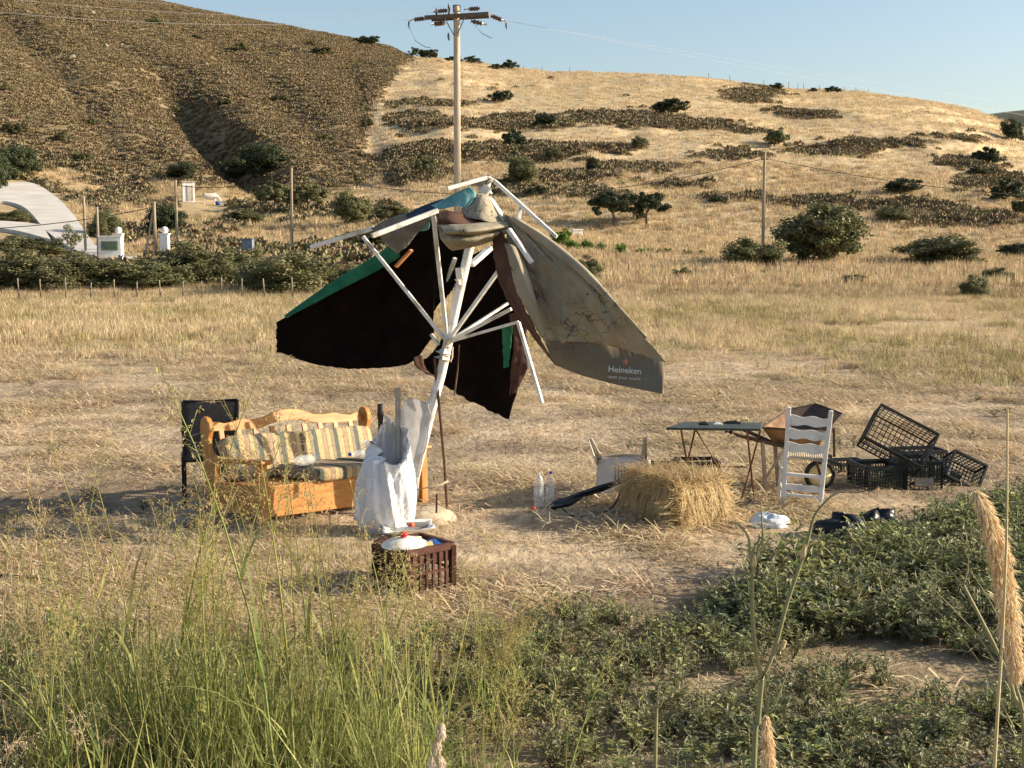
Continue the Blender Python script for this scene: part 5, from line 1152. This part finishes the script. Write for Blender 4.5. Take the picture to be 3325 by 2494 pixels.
for u0, v0, u1, v1, D, w, m, lb, nm in [(2268, 1386, 2300, 1384, 11.2, .035, 'black_plastic', 'black handled tool lying on the folding table', 'hand_tool'), (2318, 1384, 2345, 1383, 11.2, .03, 'enamel', 'small white tin lying on the folding table', 'small_tin'),
                                        (2350, 1384, 2405, 1378, 11.3, .03, 'black_plastic', 'dark tongs lying on the folding table', 'tongs'), (2405, 1374, 2430, 1370, 11.45, .05, 'yellow_cream', 'yellowish cloth lump at the end of the folding table', 'cloth_lump')]:
    a = P(u0, v0, D); b = P(u1, v1, D); zt_ = c1.z + .012; a.z = b.z = zt_ + w * .3
    mb = MB(); mb.bar(a, b, w, w * .6); mb.bar(a.lerp(b, .2) + Vector((0, .02, w * .2)), a.lerp(b, .8) + Vector((0, .02, w * .35)), w * .7, w * .5); o = mb.build(nm, m, off=(a + b) / 2, bevel=.004); o.location = (a + b) / 2; tag(o, lb, nm.split('_')[-1])

# ------------------------------------------------------------------ wheelbarrow
wb0 = G(2600, 1565); wb = thing('wheelbarrow', 'rusty steel wheelbarrow standing behind the white chair', 'wheelbarrow', (wb0.x, wb0.y, 0))
def ww_(u, v, D): return P(u, v, D) - Vector((wb0.x, wb0.y, 0))
rim = [ww_(2474, 1388, 11.75), ww_(2580, 1396, 11.6), ww_(2685, 1402, 11.65), ww_(2736, 1344, 12.2), ww_(2650, 1312, 12.5), ww_(2560, 1330, 12.45)]
bot = [ww_(2512, 1440, 11.85), ww_(2580, 1450, 11.8), ww_(2655, 1456, 11.85), ww_(2672, 1425, 12.1), ww_(2620, 1415, 12.2), ww_(2560, 1420, 12.15)]
ring = lambda pts: [pts[i // 6].lerp(pts[(i // 6 + 1) % 6], (i % 6) / 6) for i in range(36)] + [pts[0].copy()]
r0, r1 = ring(rim), ring(bot)
mb = MB(); G2 = [[a.lerp(b, k / 5) for a, b in zip(r0, r1)] for k in range(6)]; mb.grid([r[:22] for r in G2]); mb.grid([r[21:32] for r in G2], 1); mb.grid([r[31:] for r in G2]); mb.add(r1[:-1], [tuple(range(36))[::-1]], 1); mb.build('tray', ['barrow_rust', 'barrow_dark'], wb)
mb = MB(); mb.tube(r0, .010, 6, False); mb.build('rim', 'barrow_dark', wb)
for D, du in ((11.72, 0), (12.15, 26)):
    mb = MB(); mb.tube([ww_(2356 + du, 1398 - du * .5, D), ww_(2395 + du, 1412 - du * .5, D), ww_(2470 + du, 1432, D), ww_(2600, 1462, (D + 11.95) / 2), ww_(2700, 1482, 11.95)], .018, 8); ho = mb.build('handle', 'barrow_dark', wb)
    mb = MB(); mb.tube([ww_(2356 + du, 1398 - du * .5, D), ww_(2376 + du, 1405 - du * .5, D)], .023, 8); mb.build('grip', 'black_plastic', ho)
for u0, D in ((2480, 11.72), (2520, 12.15)):
    fz = G(u0 + 10, 1600 - (D - 11.7) * 60); a = ww_(u0 - 4, 1436, D); ft = Vector((a.x + .04, a.y, gz(0, 12) - .01))
    mb = MB(); mb.bar(a, ft, .035, .02); mb.bar(Vector((ft.x, ft.y, .16)), a + Vector((.22, 0, -.02)), .03, .018); mb.bar(ft + Vector((-.02, 0, .02)), ft + Vector((.06, 0, .02)), .03, .02); mb.build('leg', 'grey_wood', wb)
hubp = ww_(2662, 1510, 11.95); hubp.z = .147
mb = MB(); mb.tube([hubp + Vector((.125 * math.cos(a), 0, .125 * math.sin(a))) for a in [i * 2 * math.pi / 24 for i in range(25)]], .022, 8, False); wh = mb.build('wheel', 'black_plastic', wb)
mb = MB(); Mh = Matrix.Translation(hubp) @ Euler((math.pi / 2, 0, 0)).to_matrix().to_4x4(); mb.lathe([(.001, .03), (.06, .03), (.11, .012), (.11, -.012), (.06, -.03), (.001, -.03)], 20, Mh); mb.build('wheel_disc', 'yellow_cream', wh)
mb = MB(); mb.bar(hubp + Vector((0, -.04, 0)), ww_(2640, 1462, 11.8), .025, .01); mb.bar(hubp + Vector((0, .04, 0)), ww_(2645, 1462, 12.1), .025, .01); mb.build('fork', 'barrow_dark', wb)
mb = MB(); mb.bar(ww_(2707, 1390, 11.95), ww_(2709, 1484, 11.95), .02, .012); mb.build('front_stay', 'barrow_dark', wb)

# ------------------------------------------------------------------ white ladder-back chair
wc = G(2600, 1658); wch = thing('ladder_back_chair', 'white painted ladder-back wooden chair with rush seat', 'chair', (wc.x, wc.y, 0), (R(1.0), R(3.5), R(-11)))
hw = .165
for s in (-1, 1):
    mb = MB(); x = s * hw; mb.bar((x - s * .012, 0, -.03), (x, .0, .45), .038, .034); mb.bar((x, 0, .45), (x + s * .012, -.035, .90), .036, .032); mb.build('back_post', 'white_paint', wch, bevel=.006)
    mb = MB(); mb.bar((s * (hw + .025), .37, -.03), (s * (hw + .012), .36, .46), .036, .036); mb.build('front_leg', 'white_paint', wch, bevel=.006)
    for z in (.16, .29):
        mb = MB(); mb.bar((s * hw, 0, z), (s * (hw + .02), .37, z), .02, .024); mb.build('stretcher', 'white_paint', wch)
for k, z in enumerate((.54, .66, .78)):
    n = 16; w2 = hw + .006; o1 = []
    for i in range(n + 1): x = -w2 + 2 * w2 * i / n; o1.append((x, z + .05 + .008 * math.sin(i / n * 4 * math.pi + .5)))
    o2 = [(w2 - 2 * w2 * i / n, z - .03 + .008 * math.sin((1 - i / n) * 4 * math.pi + 2.4)) for i in range(n + 1)]
    mb = MB(); mb.prism(o1 + o2, lambda a, b, t, z=z: Vector((a, -.004 - (b - .45) * .075 + t - .012 * math.cos(a / w2 * 1.5), b)), 0, .014); mb.build('back_slat', 'white_paint', wch)
for z, h in ((.13, .022), (.20, .055), (.31, .022)):
    mb = MB(); mb.bar((-hw, 0, z), (hw, 0, z), .018, h); mb.build('stretcher', 'white_paint', wch)
mb = MB(); mb.bar((-hw, .37, .24), (hw, .37, .24), .02, .03); mb.build('stretcher', 'white_paint', wch)
mb = MB(); n = 18
for i in range(n):
    x = -hw - .005 + (2 * hw + .01) * (i + .5) / n; mb.tube([(x, -.012, .45), (x, .0, .466), (x, .18, .458), (x, .37, .468), (x, .382, .45)], .011, 6)
mb.build('rush_seat', 'rush', wch); wch.children[-1]['kind'] = 'stuff'
# bags and rubbish
lump('white_bag', 'crumpled bluish white plastic bag in the straw beside the bale', 'bag', 2492, 1712, 132, 42, 'bag_blue', 8, .5)
lump('rubbish_bag', 'shiny black rubbish bag lying at the edge of the weeds', 'bag', 2735, 1742, 170, 66, 'bag_black', 12, .9)
lump('rubbish_bag', 'flat black rubbish bag half buried in weeds', 'bag', 2850, 1705, 160, 50, 'bag_black', 14, .8)
lump('grey_scrap', 'flat grey plastic scrap under the end of the folding table', 'scrap', 2388, 1634, 46, 14, 'cloth_grey', 15, .6)
lump('black_scrap', 'small black scrap beside the folding table leg', 'scrap', 2430, 1640, 34, 16, 'bag_black', 16, .6)
lump('white_scrap', 'small white scrap on the straw in front of the table leg', 'scrap', 2412, 1666, 26, 14, 'enamel', 17, .5)
lump('pale_stone', 'small pale stone lying on bare straw soil in front of the bale', 'stone', 1985, 1938, 34, 16, 'stone_pale', 18, .7)
mb = MB(); a = G(-200, 1875); b = G(165, 1893); mb.tube([a + Vector((0, 0, .03)), (a + b) / 2 + Vector((0, 0, .04)), b + Vector((0, 0, .02))], .012, 6); tag(mb.build('drip_hose', 'black_plastic'), 'black hose end lying in the dry grass', 'hose')

# ------------------------------------------------------------------ field grass, straw and weeds
def zone(x, y):
    u, v = proj(x, y, zt(x, y)); return u, v
# tall dry grass of the middle field
x, y = pts_in(31000, 20.5, 68, .45); u, v = zone(x, y)
nn = fbm(x / 5, y / 7, 91); n3 = fbm(x / 1.6, y / 2.2, 92)
edge = np.clip((y - 20.5) / 9, 0, 1)
i = np.where(RNG.random(len(x)) < edge * np.clip((n3 - .36) * 5, .12, 1))[0]
gt = [tuft(34, .30, .26, .016, .65, .9, ['dry_blade', 'pale_blade', 'pale_blade']) for _ in range(5)]
scatter('field_grass', np.stack([x, y, zt(x, y)], 1)[i], gt, RNG.uniform(.35, 1.1, len(i)) * (.5 + .5 * edge[i]) * (.35 + 1.35 * fbm(x[i] / 2.4, y[i] / 3.5, 111)), rots(len(i), .25), label='dry golden grass standing across the middle of the field', cat='grass')
grn = (np.exp(-((v - 1040) / 70) ** 2) * np.clip(1.1 - .6 * np.exp(-((u - 1550) / 450) ** 2), 0, 1) + np.exp(-((v - 1180) / 90) ** 2) * np.clip((u - 2500 + 700 * (n3 - .45)) / 600, 0, 1) + np.exp(-((v - 1010) / 40) ** 2) * .5) * (nn > .42)
i = np.where(RNG.random(len(x)) < grn * .55)[0]
ot = [tuft(30, .26, .2, .018, .45, .7, ['olive_blade', 'olive_blade', 'dry_blade']) for _ in range(4)]
scatter('green_field_grass', np.stack([x, y, zt(x, y)], 1)[i], ot, RNG.uniform(.5, 1.2, len(i)), rots(len(i)), label='greenish grass patches in the dry field', cat='grass')
i = np.where((v < 975) & (RNG.random(len(x)) < .22))[0]
rd = [tuft(22, .62, .25, .018, .3, .5, ['scrub_brown', 'dry_blade', 'scrub_dark']) for _ in range(4)]
scatter('fence_weeds', np.stack([x, y, zt(x, y)], 1)[i], rd, RNG.uniform(.3, .85, len(i)), rots(len(i)), label='brown dead weeds along the wire fences', cat='weeds')
# straw lying on the worked soil
x, y = pts_in(13000, 4.5, 28, .48); u, v = zone(x, y); n3 = fbm(x / 1.1, y / 1.6, 95)
inw = pin(u, v, WEED)
i = np.where(RNG.random(len(x)) < np.clip((n3 - .41) * 5, .05, 1) * np.where(inw, .08, 1))[0]
lt = [litter(44, .30, ['straw', 'pale_blade', 'straw', 'dry_blade'], w=.0045) for _ in range(6)]
scatter('straw_litter', np.stack([x, y, zt(x, y) + .002], 1)[i], lt, RNG.uniform(.7, 1.25, len(i)), np.stack([np.zeros(len(i)), np.zeros(len(i)), RNG.normal(0, .5, len(i))], 1), label='loose straw strewn over the bare soil', cat='straw')
x, y = pts_in(2600, 8.5, 30, .46); u, v = zone(x, y); n3 = fbm(x / 2.0, y / 2.6, 96)
i = np.where((RNG.random(len(x)) < np.clip((n3 - .42) * 5, .04, .8)) & (~pin(u, v, WEED)))[0]
st = [tuft(18, .12, .14, .008, .8, .8, ['straw', 'dry_blade', 'scrub_brown']) for _ in range(5)]
scatter('stubble', np.stack([x, y, zt(x, y)], 1)[i], st, RNG.uniform(.5, 1.3, len(i)), rots(len(i)), label='short dry stubble tufts in the straw', cat='grass')
x, y = pts_in(420, 9.5, 26, .46); u, v = zone(x, y); i = np.where(fbm(x / 2.5, y / 3, 99) > .52)[0]
wl = [weed(.10, .12, 36, .035, ['weed_leaf', 'scrub_green']) for _ in range(3)]
scatter('small_weeds', np.stack([x, y, zt(x, y)], 1)[i], wl, RNG.uniform(.5, 1.4, len(i)), rots(len(i)), label='small low weeds in the straw', cat='weeds')
# dry grass of the left foreground
x, y = pts_in(5200, 4.3, 11.2, .5); u, v = zone(x, y); n3 = fbm(x / .8, y / 1.0, 101)
lf = ((v > 1690 + np.clip(u - 900, 0, 1e4) * .25) & (u < 1750) & (n3 > .36)) | ((u > 2450) & (v > 1600) & (v < 1720) & (n3 > .5))
kill = ((u > 1180) & (u < 1480) & (v > 1700) & (v < 1960))
i = np.where(lf & ~kill & (RNG.random(len(x)) < np.interp(v, [1690, 1800, 2000, 2300], [.15, .5, .7, .5]) * np.interp(u, [1000, 1750], [1, .3])))[0]
dg_ = [tuft(26, .16, .13, .0055, 1.0, 1.2, ['dry_blade', 'olive_blade', 'straw', 'olive_blade', 'dry_blade'], segs=3) for _ in range(6)]
scatter('dry_foreground_grass', np.stack([x, y, zt(x, y)], 1)[i], dg_, RNG.uniform(.5, 1.25, len(i)), rots(len(i), .2), label='tangled dry grass in the left foreground', cat='grass')
# leafy weeds
x, y = pts_in(15000, 3.2, 14.5, .55); u, v = zone(x, y); n3 = fbm(x / .9, y / .9, 103)
w = pin(u + 70 * (n3 - .5) * 2, v + 60 * (vnoise(x * 2, y * 2, 7) - .5), WEED)
for gp in GAPS: w &= ~pin(u + 40 * (n3 - .5), v, gp)
w &= ~((u > 2560) & (u < 2800) & (v > 1640) & (v < 1740))
pr = np.where(u > 1900, .85, np.interp(v, [2000, 2200, 2600], [.7, 1.0, 1.0]))
i = np.where(w & (n3 > .33) & (RNG.random(len(x)) < pr))[0]
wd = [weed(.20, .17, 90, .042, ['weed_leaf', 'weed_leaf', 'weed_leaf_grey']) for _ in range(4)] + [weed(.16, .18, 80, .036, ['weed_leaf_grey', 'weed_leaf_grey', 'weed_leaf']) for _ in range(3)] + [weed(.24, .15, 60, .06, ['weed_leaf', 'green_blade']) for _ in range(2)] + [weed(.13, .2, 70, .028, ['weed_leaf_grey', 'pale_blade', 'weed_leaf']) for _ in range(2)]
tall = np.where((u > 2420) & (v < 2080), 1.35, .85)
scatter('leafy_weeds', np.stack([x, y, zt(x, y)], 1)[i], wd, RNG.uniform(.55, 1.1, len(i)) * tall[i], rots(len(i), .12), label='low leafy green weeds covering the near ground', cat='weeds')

mat('seed_head', (.46, .38, .15), (.60, .48, .22), scale=3, rough=.7, rand=.25, trans=.3)
# tall seeding grass: stem, long leaves, drooping panicle
def seed_grass(h, lean, dry=0, leaves=4):
    mb = MB(); S, Lf, Pn = 0, 1, 2; a = random.uniform(0, 6.283); pts = []
    for k in range(7):
        f = k / 6; pts.append(Vector((math.cos(a) * lean * h * f * f, math.sin(a) * lean * h * f * f, h * f - .03)))
    mb.tube(pts, [.0042, .004, .0036, .003, .0024, .0017, .001], 4, False, S)
    for k in range(leaves):
        f = random.uniform(.08, .6); j = f * 6; p = pts[int(j)].lerp(pts[min(int(j) + 1, 6)], j - int(j)); b = random.uniform(0, 6.283)
        blade(mb, p, (math.cos(b) * .5, math.sin(b) * .5, 1), random.uniform(.22, .42) * h, random.uniform(.008, .015), random.uniform(.6, 1.8), Lf, 5)
    for k in range(15):
        f = random.uniform(.76, 1.0); j = f * 6; p = pts[min(int(j), 5)].lerp(pts[min(int(j) + 1, 6)], j - int(j)); b = random.uniform(0, 6.283); l = random.uniform(.05, .13) * (1.35 - f)* 2.2
        d = Vector((math.cos(b), math.sin(b), random.uniform(.3, 1.2))).normalized(); q = p + d * l; q2 = q + Vector((d.x, d.y, -.3)) * l * .4
        mb.tube([p, q, q2], .0007, 3, False, Pn)
        for s in range(8):
            g = random.random(); r = p.lerp(q, g) if g < .6 else q.lerp(q2, g); r = r + Vector((random.gauss(0, .006), random.gauss(0, .006), random.gauss(0, .006)))
            leaf(mb, r, (d.x + random.gauss(0, .5), d.y + random.gauss(0, .5), random.gauss(-.2, .5)), (0, 0, 1), random.uniform(.010, .019), .005, Pn)
    return mb.build('seed_grass', [['green_blade', 'green_blade', 'seed_head'], ['dry_blade', 'dry_blade', 'pale_blade']][dry], 'PROTO')
sg = [seed_grass(random.uniform(.95, 1.3), random.uniform(.05, .3)) for _ in range(9)]
cl = np.array([(260, 2600), (520, 2560), (650, 2620), (760, 2500), (820, 2650), (980, 2560), (1060, 2480), (1180, 2560), (400, 2520), (120, 2680), (1320, 2700), (620, 2450)])
n = 170; k = RNG.integers(0, len(cl), n); uu = cl[k, 0] + RNG.normal(0, 95, n); vv = cl[k, 1] + RNG.normal(0, 70, n)
pp = np.array([tuple(G(a, b)) for a, b in zip(uu, vv)]); pp[:, 2] = zt(pp[:, 0], pp[:, 1])
ex = [(330, 2620), (430, 2560), (545, 2600), (640, 2560), (700, 2640), (740, 2560), (850, 2600), (930, 2560), (960, 2660), (1020, 2600), (560, 2500), (820, 2480), (1150, 2560), (250, 2500), (1080, 2450), (480, 2700), (900, 2700)]
pe = np.array([tuple(G(a, b)) for a, b in ex]); pe[:, 2] = zt(pe[:, 0], pe[:, 1]); pp = np.concatenate([pp, pe]); n2_ = len(ex)
scatter('tall_grass', pp, sg, np.concatenate([RNG.uniform(.5, 1.05, n), RNG.uniform(1.15, 1.5, n2_)]), np.concatenate([rots(n, .13), rots(n2_, .07)]), label='tall green seeding grass in the left foreground', cat='grass')
gl = [tuft(20, .62, .07, .013, .40, 1.5, ['green_blade', 'green_blade', 'green_blade', 'olive_blade'], segs=5) for _ in range(5)]
n = 260; k = RNG.integers(0, len(cl), n); uu = cl[k, 0] + RNG.normal(0, 130, n); vv = cl[k, 1] + RNG.normal(20, 90, n)
pp = np.array([tuple(G(a, b)) for a, b in zip(uu, vv)]); pp[:, 2] = zt(pp[:, 0], pp[:, 1])
scatter('long_green_blades', pp, gl, RNG.uniform(.5, 1.15, n), rots(n, .2), label='long arching green grass blades in the left foreground', cat='grass')
sd2 = [seed_grass(random.uniform(.55, .85), random.uniform(.1, .45), 1, 2) for _ in range(6)]
n = 330; uu = np.concatenate([RNG.uniform(-200, 420, 50), RNG.uniform(0, 1500, 90)]); vv = np.concatenate([RNG.uniform(2100, 2900, 50), RNG.uniform(1800, 2400, 90)])
ok = ~((uu > 1080) & (uu < 1540) & (vv < 2180)); uu, vv = uu[ok], vv[ok]; n = len(uu)
pp = np.array([tuple(G(a, b)) for a, b in zip(uu, vv)]); pp[:, 2] = zt(pp[:, 0], pp[:, 1])
scatter('dry_seed_grass', pp, sd2, RNG.uniform(.4, .95, n), rots(n, .2), label='thin dry seeding grass stalks in the left foreground', cat='grass')
n = 60; uu = np.concatenate([RNG.normal(1640, 70, 34), RNG.normal(1500, 200, 26)]); vv = np.concatenate([RNG.normal(2330, 60, 34), RNG.uniform(2300, 2700, 26)])
pp = np.array([tuple(G(a, b)) for a, b in zip(uu, vv)]); pp[:, 2] = zt(pp[:, 0], pp[:, 1])
sg3 = [seed_grass(random.uniform(.5, .75), random.uniform(.05, .35), 0, 3) for _ in range(4)]
scatter('thin_grass', pp, sg3, RNG.uniform(.5, 1.0, n), rots(n, .15), label='thin green grass stems among the central weeds', cat='grass')

# ------------------------------------------------------------------ single plants close to the camera
mat('reed_stem', (.46, .36, .18), (.56, .46, .26), scale=5, rough=.6)
mat('fennel_stem', (.17, .18, .085), (.28, .26, .13), scale=9, rough=.6)
mat('plume', (.70, .54, .32), (.82, .68, .45), scale=14, rough=.9, trans=.35)
def plume(t, o0, pts, wid, n, m='plume', ln=.022):
    mb = MB(); c = crom(pts, 40); L_ = sum((c[i + 1] - c[i]).length for i in range(39))
    for k in range(n):
        f = random.random(); j = f * 39; p = c[int(j)].lerp(c[min(int(j) + 1, 39)], j - int(j)); ax = (c[min(int(j) + 1, 39)] - c[int(j)]).normalized()
        w = wid * (math.sin(math.pi * min(f * .93 + .05, 1)) ** .6) * (.75 + .5 * float(vnoise(f * 14, 3.3, 17))); x, y, _ = basis(ax); b = random.random() * 6.283
        out = x * math.cos(b) + y * math.sin(b); p = p + out * w * random.uniform(.0, .8)
        leaf(mb, p, -ax * 1.0 + out * random.uniform(.15, .7) + Vector((random.gauss(0, .2), random.gauss(0, .2), random.gauss(0, .2))), out, ln * random.uniform(.5, 1.2), ln * .16, 0)
    o = mb.build('plume', m, t, off=o0); o['kind'] = 'stuff'; return o
def base_of(u, v, D):
    p = P(u, v, D); p.z = gz(p.x, p.y); return p
b0 = base_of(3345, 2494, 2.2); t = thing('reed_grass', 'tall reed stalk with thick tan feathery plume', 'reed', b0)
mb = MB(); mb.tube(crom([b0 - Vector((0, 0, .03)), P(3340, 2494, 2.2), P(3318, 2300, 2.2), P(3292, 2190, 2.2), P(3262, 1900, 2.2), P(3170, 1600, 2.2)], 24), [.0045 - .0032 * i / 23 for i in range(24)], 7); mb.build('stem', 'fennel_stem', t, off=b0)
plume(t, b0, [P(3296, 2195, 2.2), P(3285, 2080, 2.2), P(3268, 1930, 2.2), P(3240, 1790, 2.2), P(3205, 1680, 2.2), P(3168, 1592, 2.2)], .024, 3600, ln=.020)
b0 = base_of(3215, 2494, 2.15); t = thing('reed_stalk', 'bare straight straw coloured reed stalk without plume', 'reed', b0)
mb = MB(); mb.tube(crom([b0 - Vector((0, 0, .03)), P(3229, 2494, 2.15), P(3253, 2100, 2.15), P(3268, 1740, 2.15), P(3271, 1330, 2.15)], 24), [.0035 - .0018 * i / 23 for i in range(24)], 7); mb.build('stem', 'reed_stem', t, off=b0)
mb = MB(); mb.tube([P(3250, 2140, 2.15), P(3255, 2100, 2.15)], .0045, 7); mb.build('node', 'reed_stem', t, off=b0)
b0 = base_of(2490, 2494, 2.6); t = thing('reed_grass', 'short tan plume at the foot of the forked dry stem', 'reed', b0)
mb = MB(); mb.tube([b0 - Vector((0, 0, .03)), P(2495, 2560, 2.6), P(2492, 2400, 2.6)], [.004, .003, .002], 7); mb.build('stem', 'reed_stem', t, off=b0)
plume(t, b0, [P(2500, 2560, 2.6), P(2495, 2450, 2.6), P(2486, 2320, 2.6)], .016, 1300, ln=.018)
b0 = base_of(1420, 2494, 2.6); t = thing('pale_flower_spike', 'pale fluffy seed spike rising from the near weeds', 'flower spike', b0)
mb = MB(); mb.tube([b0 - Vector((0, 0, .03)), P(1425, 2560, 2.6), P(1428, 2350, 2.6)], [.004, .003, .0015], 7); mb.build('stem', 'reed_stem', t, off=b0)
mat('pale_fluff', (.66, .55, .42), (.80, .70, .58), scale=14, rough=.9, trans=.3)
for (a, b_) in (((1432, 2395), (1436, 2345)), ((1418, 2440), (1420, 2400)), ((1440, 2520), (1425, 2450)), ((1400, 2500), (1405, 2450))):
    plume(t, b0, [P(a[0], a[1], 2.6), P((a[0] + b_[0]) / 2, (a[1] + b_[1]) / 2, 2.6), P(b_[0], b_[1], 2.6)], .011, 260, 'pale_fluff', .012)
# forked dry stem
b0 = base_of(2445, 2494, 2.5); t = thing('forked_stem', 'tall forked dry fennel stem with withered tips', 'dry plant', b0)
def stem(pts, r0, r1, nm='branch', par=None, D=2.5):
    mb = MB(); c = crom([p if isinstance(p, Vector) else P(p[0], p[1], D + (p[2] if len(p) > 2 else 0)) for p in pts], 22); mb.tube(c, [.82 * (r0 + (r1 - r0) * i / 21) for i in range(22)], 8); return mb.build(nm, 'fennel_stem', par or t, off=b0)
stem([b0 - Vector((0, 0, .03)), (2448, 2494), (2462, 2340), (2475, 2205)], .0075, .0062, 'stem')
stem([(2475, 2205), (2455, 2120), (2443, 2000), (2442, 1880)], .0056, .0045)
stem([(2475, 2205), (2515, 2110), (2555, 1960), (2600, 1830), (2622, 1760), (2645, 1675), (2690, 1620), (2720, 1600)], .0058, .0025)
stem([(2442, 1880), (2445, 1850), (2436, 1800), (2430, 1745), (2400, 1705), (2370, 1695)], .0048, .0018)
stem([(2442, 1880), (2452, 1830), (2462, 1780), (2476, 1750), (2474, 1690), (2470, 1625)], .0042, .0015)
stem([(2452, 1830), (2444, 1790), (2470, 1745)], .0035, .002)
stem([(2500, 2250), (2490, 2310), (2515, 2290), (2560, 2170)], .0035, .0018)
stem([(2478, 2200), (2488, 2270), (2494, 2310)], .0035, .003)
for a, b_ in (((2445, 1860), (2450, 1800)), ((2600, 1835), (2615, 1765)), ((2530, 2120), (2550, 2080))):
    mb = MB(); p, q = P(a[0], a[1], 2.5), P(b_[0], b_[1], 2.5); mb.tube([p, (p + q) / 2, q], [.0042, .0062, .0036], 8); mb.build('leaf_sheath', 'reed_stem', t, off=b0)
b0 = base_of(2130, 2494, 3.0); t = thing('forked_stem', 'short green stem forked in three at the top', 'dry plant', b0)
stem([b0 - Vector((0, 0, .03)), (2128, 2494), (2132, 2300)], .006, .005, 'stem', t, 3.0); stem([(2132, 2310), (2105, 2280), (2092, 2236)], .003, .0012, 'branch', t, 3.0); stem([(2132, 2310), (2135, 2260), (2137, 2245)], .003, .0015, 'branch', t, 3.0); stem([(2132, 2310), (2150, 2280), (2152, 2255)], .003, .0012, 'branch', t, 3.0)
b0 = base_of(3320, 2494, 2.4); t = thing('forked_stem', 'thin green forked stem behind the tan plume', 'dry plant', b0)
stem([b0 - Vector((0, 0, .03)), (3325, 2494), (3290, 2250), (3240, 2120), (3180, 2000), (3128, 1900)], .0055, .0038, 'stem', t, 2.4); stem([(3128, 1900), (3100, 1870), (3070, 1832)], .003, .001, 'branch', t, 2.4); stem([(3128, 1900), (3142, 1850), (3145, 1802)], .0028, .001, 'branch', t, 2.4)
for a, b_ in (((3300, 2380), (3010, 1945)), ((3310, 2300), (3020, 1900)), ((3290, 2200), (3150, 1850))):
    stem([(a[0], a[1]), ((a[0] + b_[0]) / 2 + 20, (a[1] + b_[1]) / 2 - 20), b_], .0022, .0008, 'branch', t, 2.45)
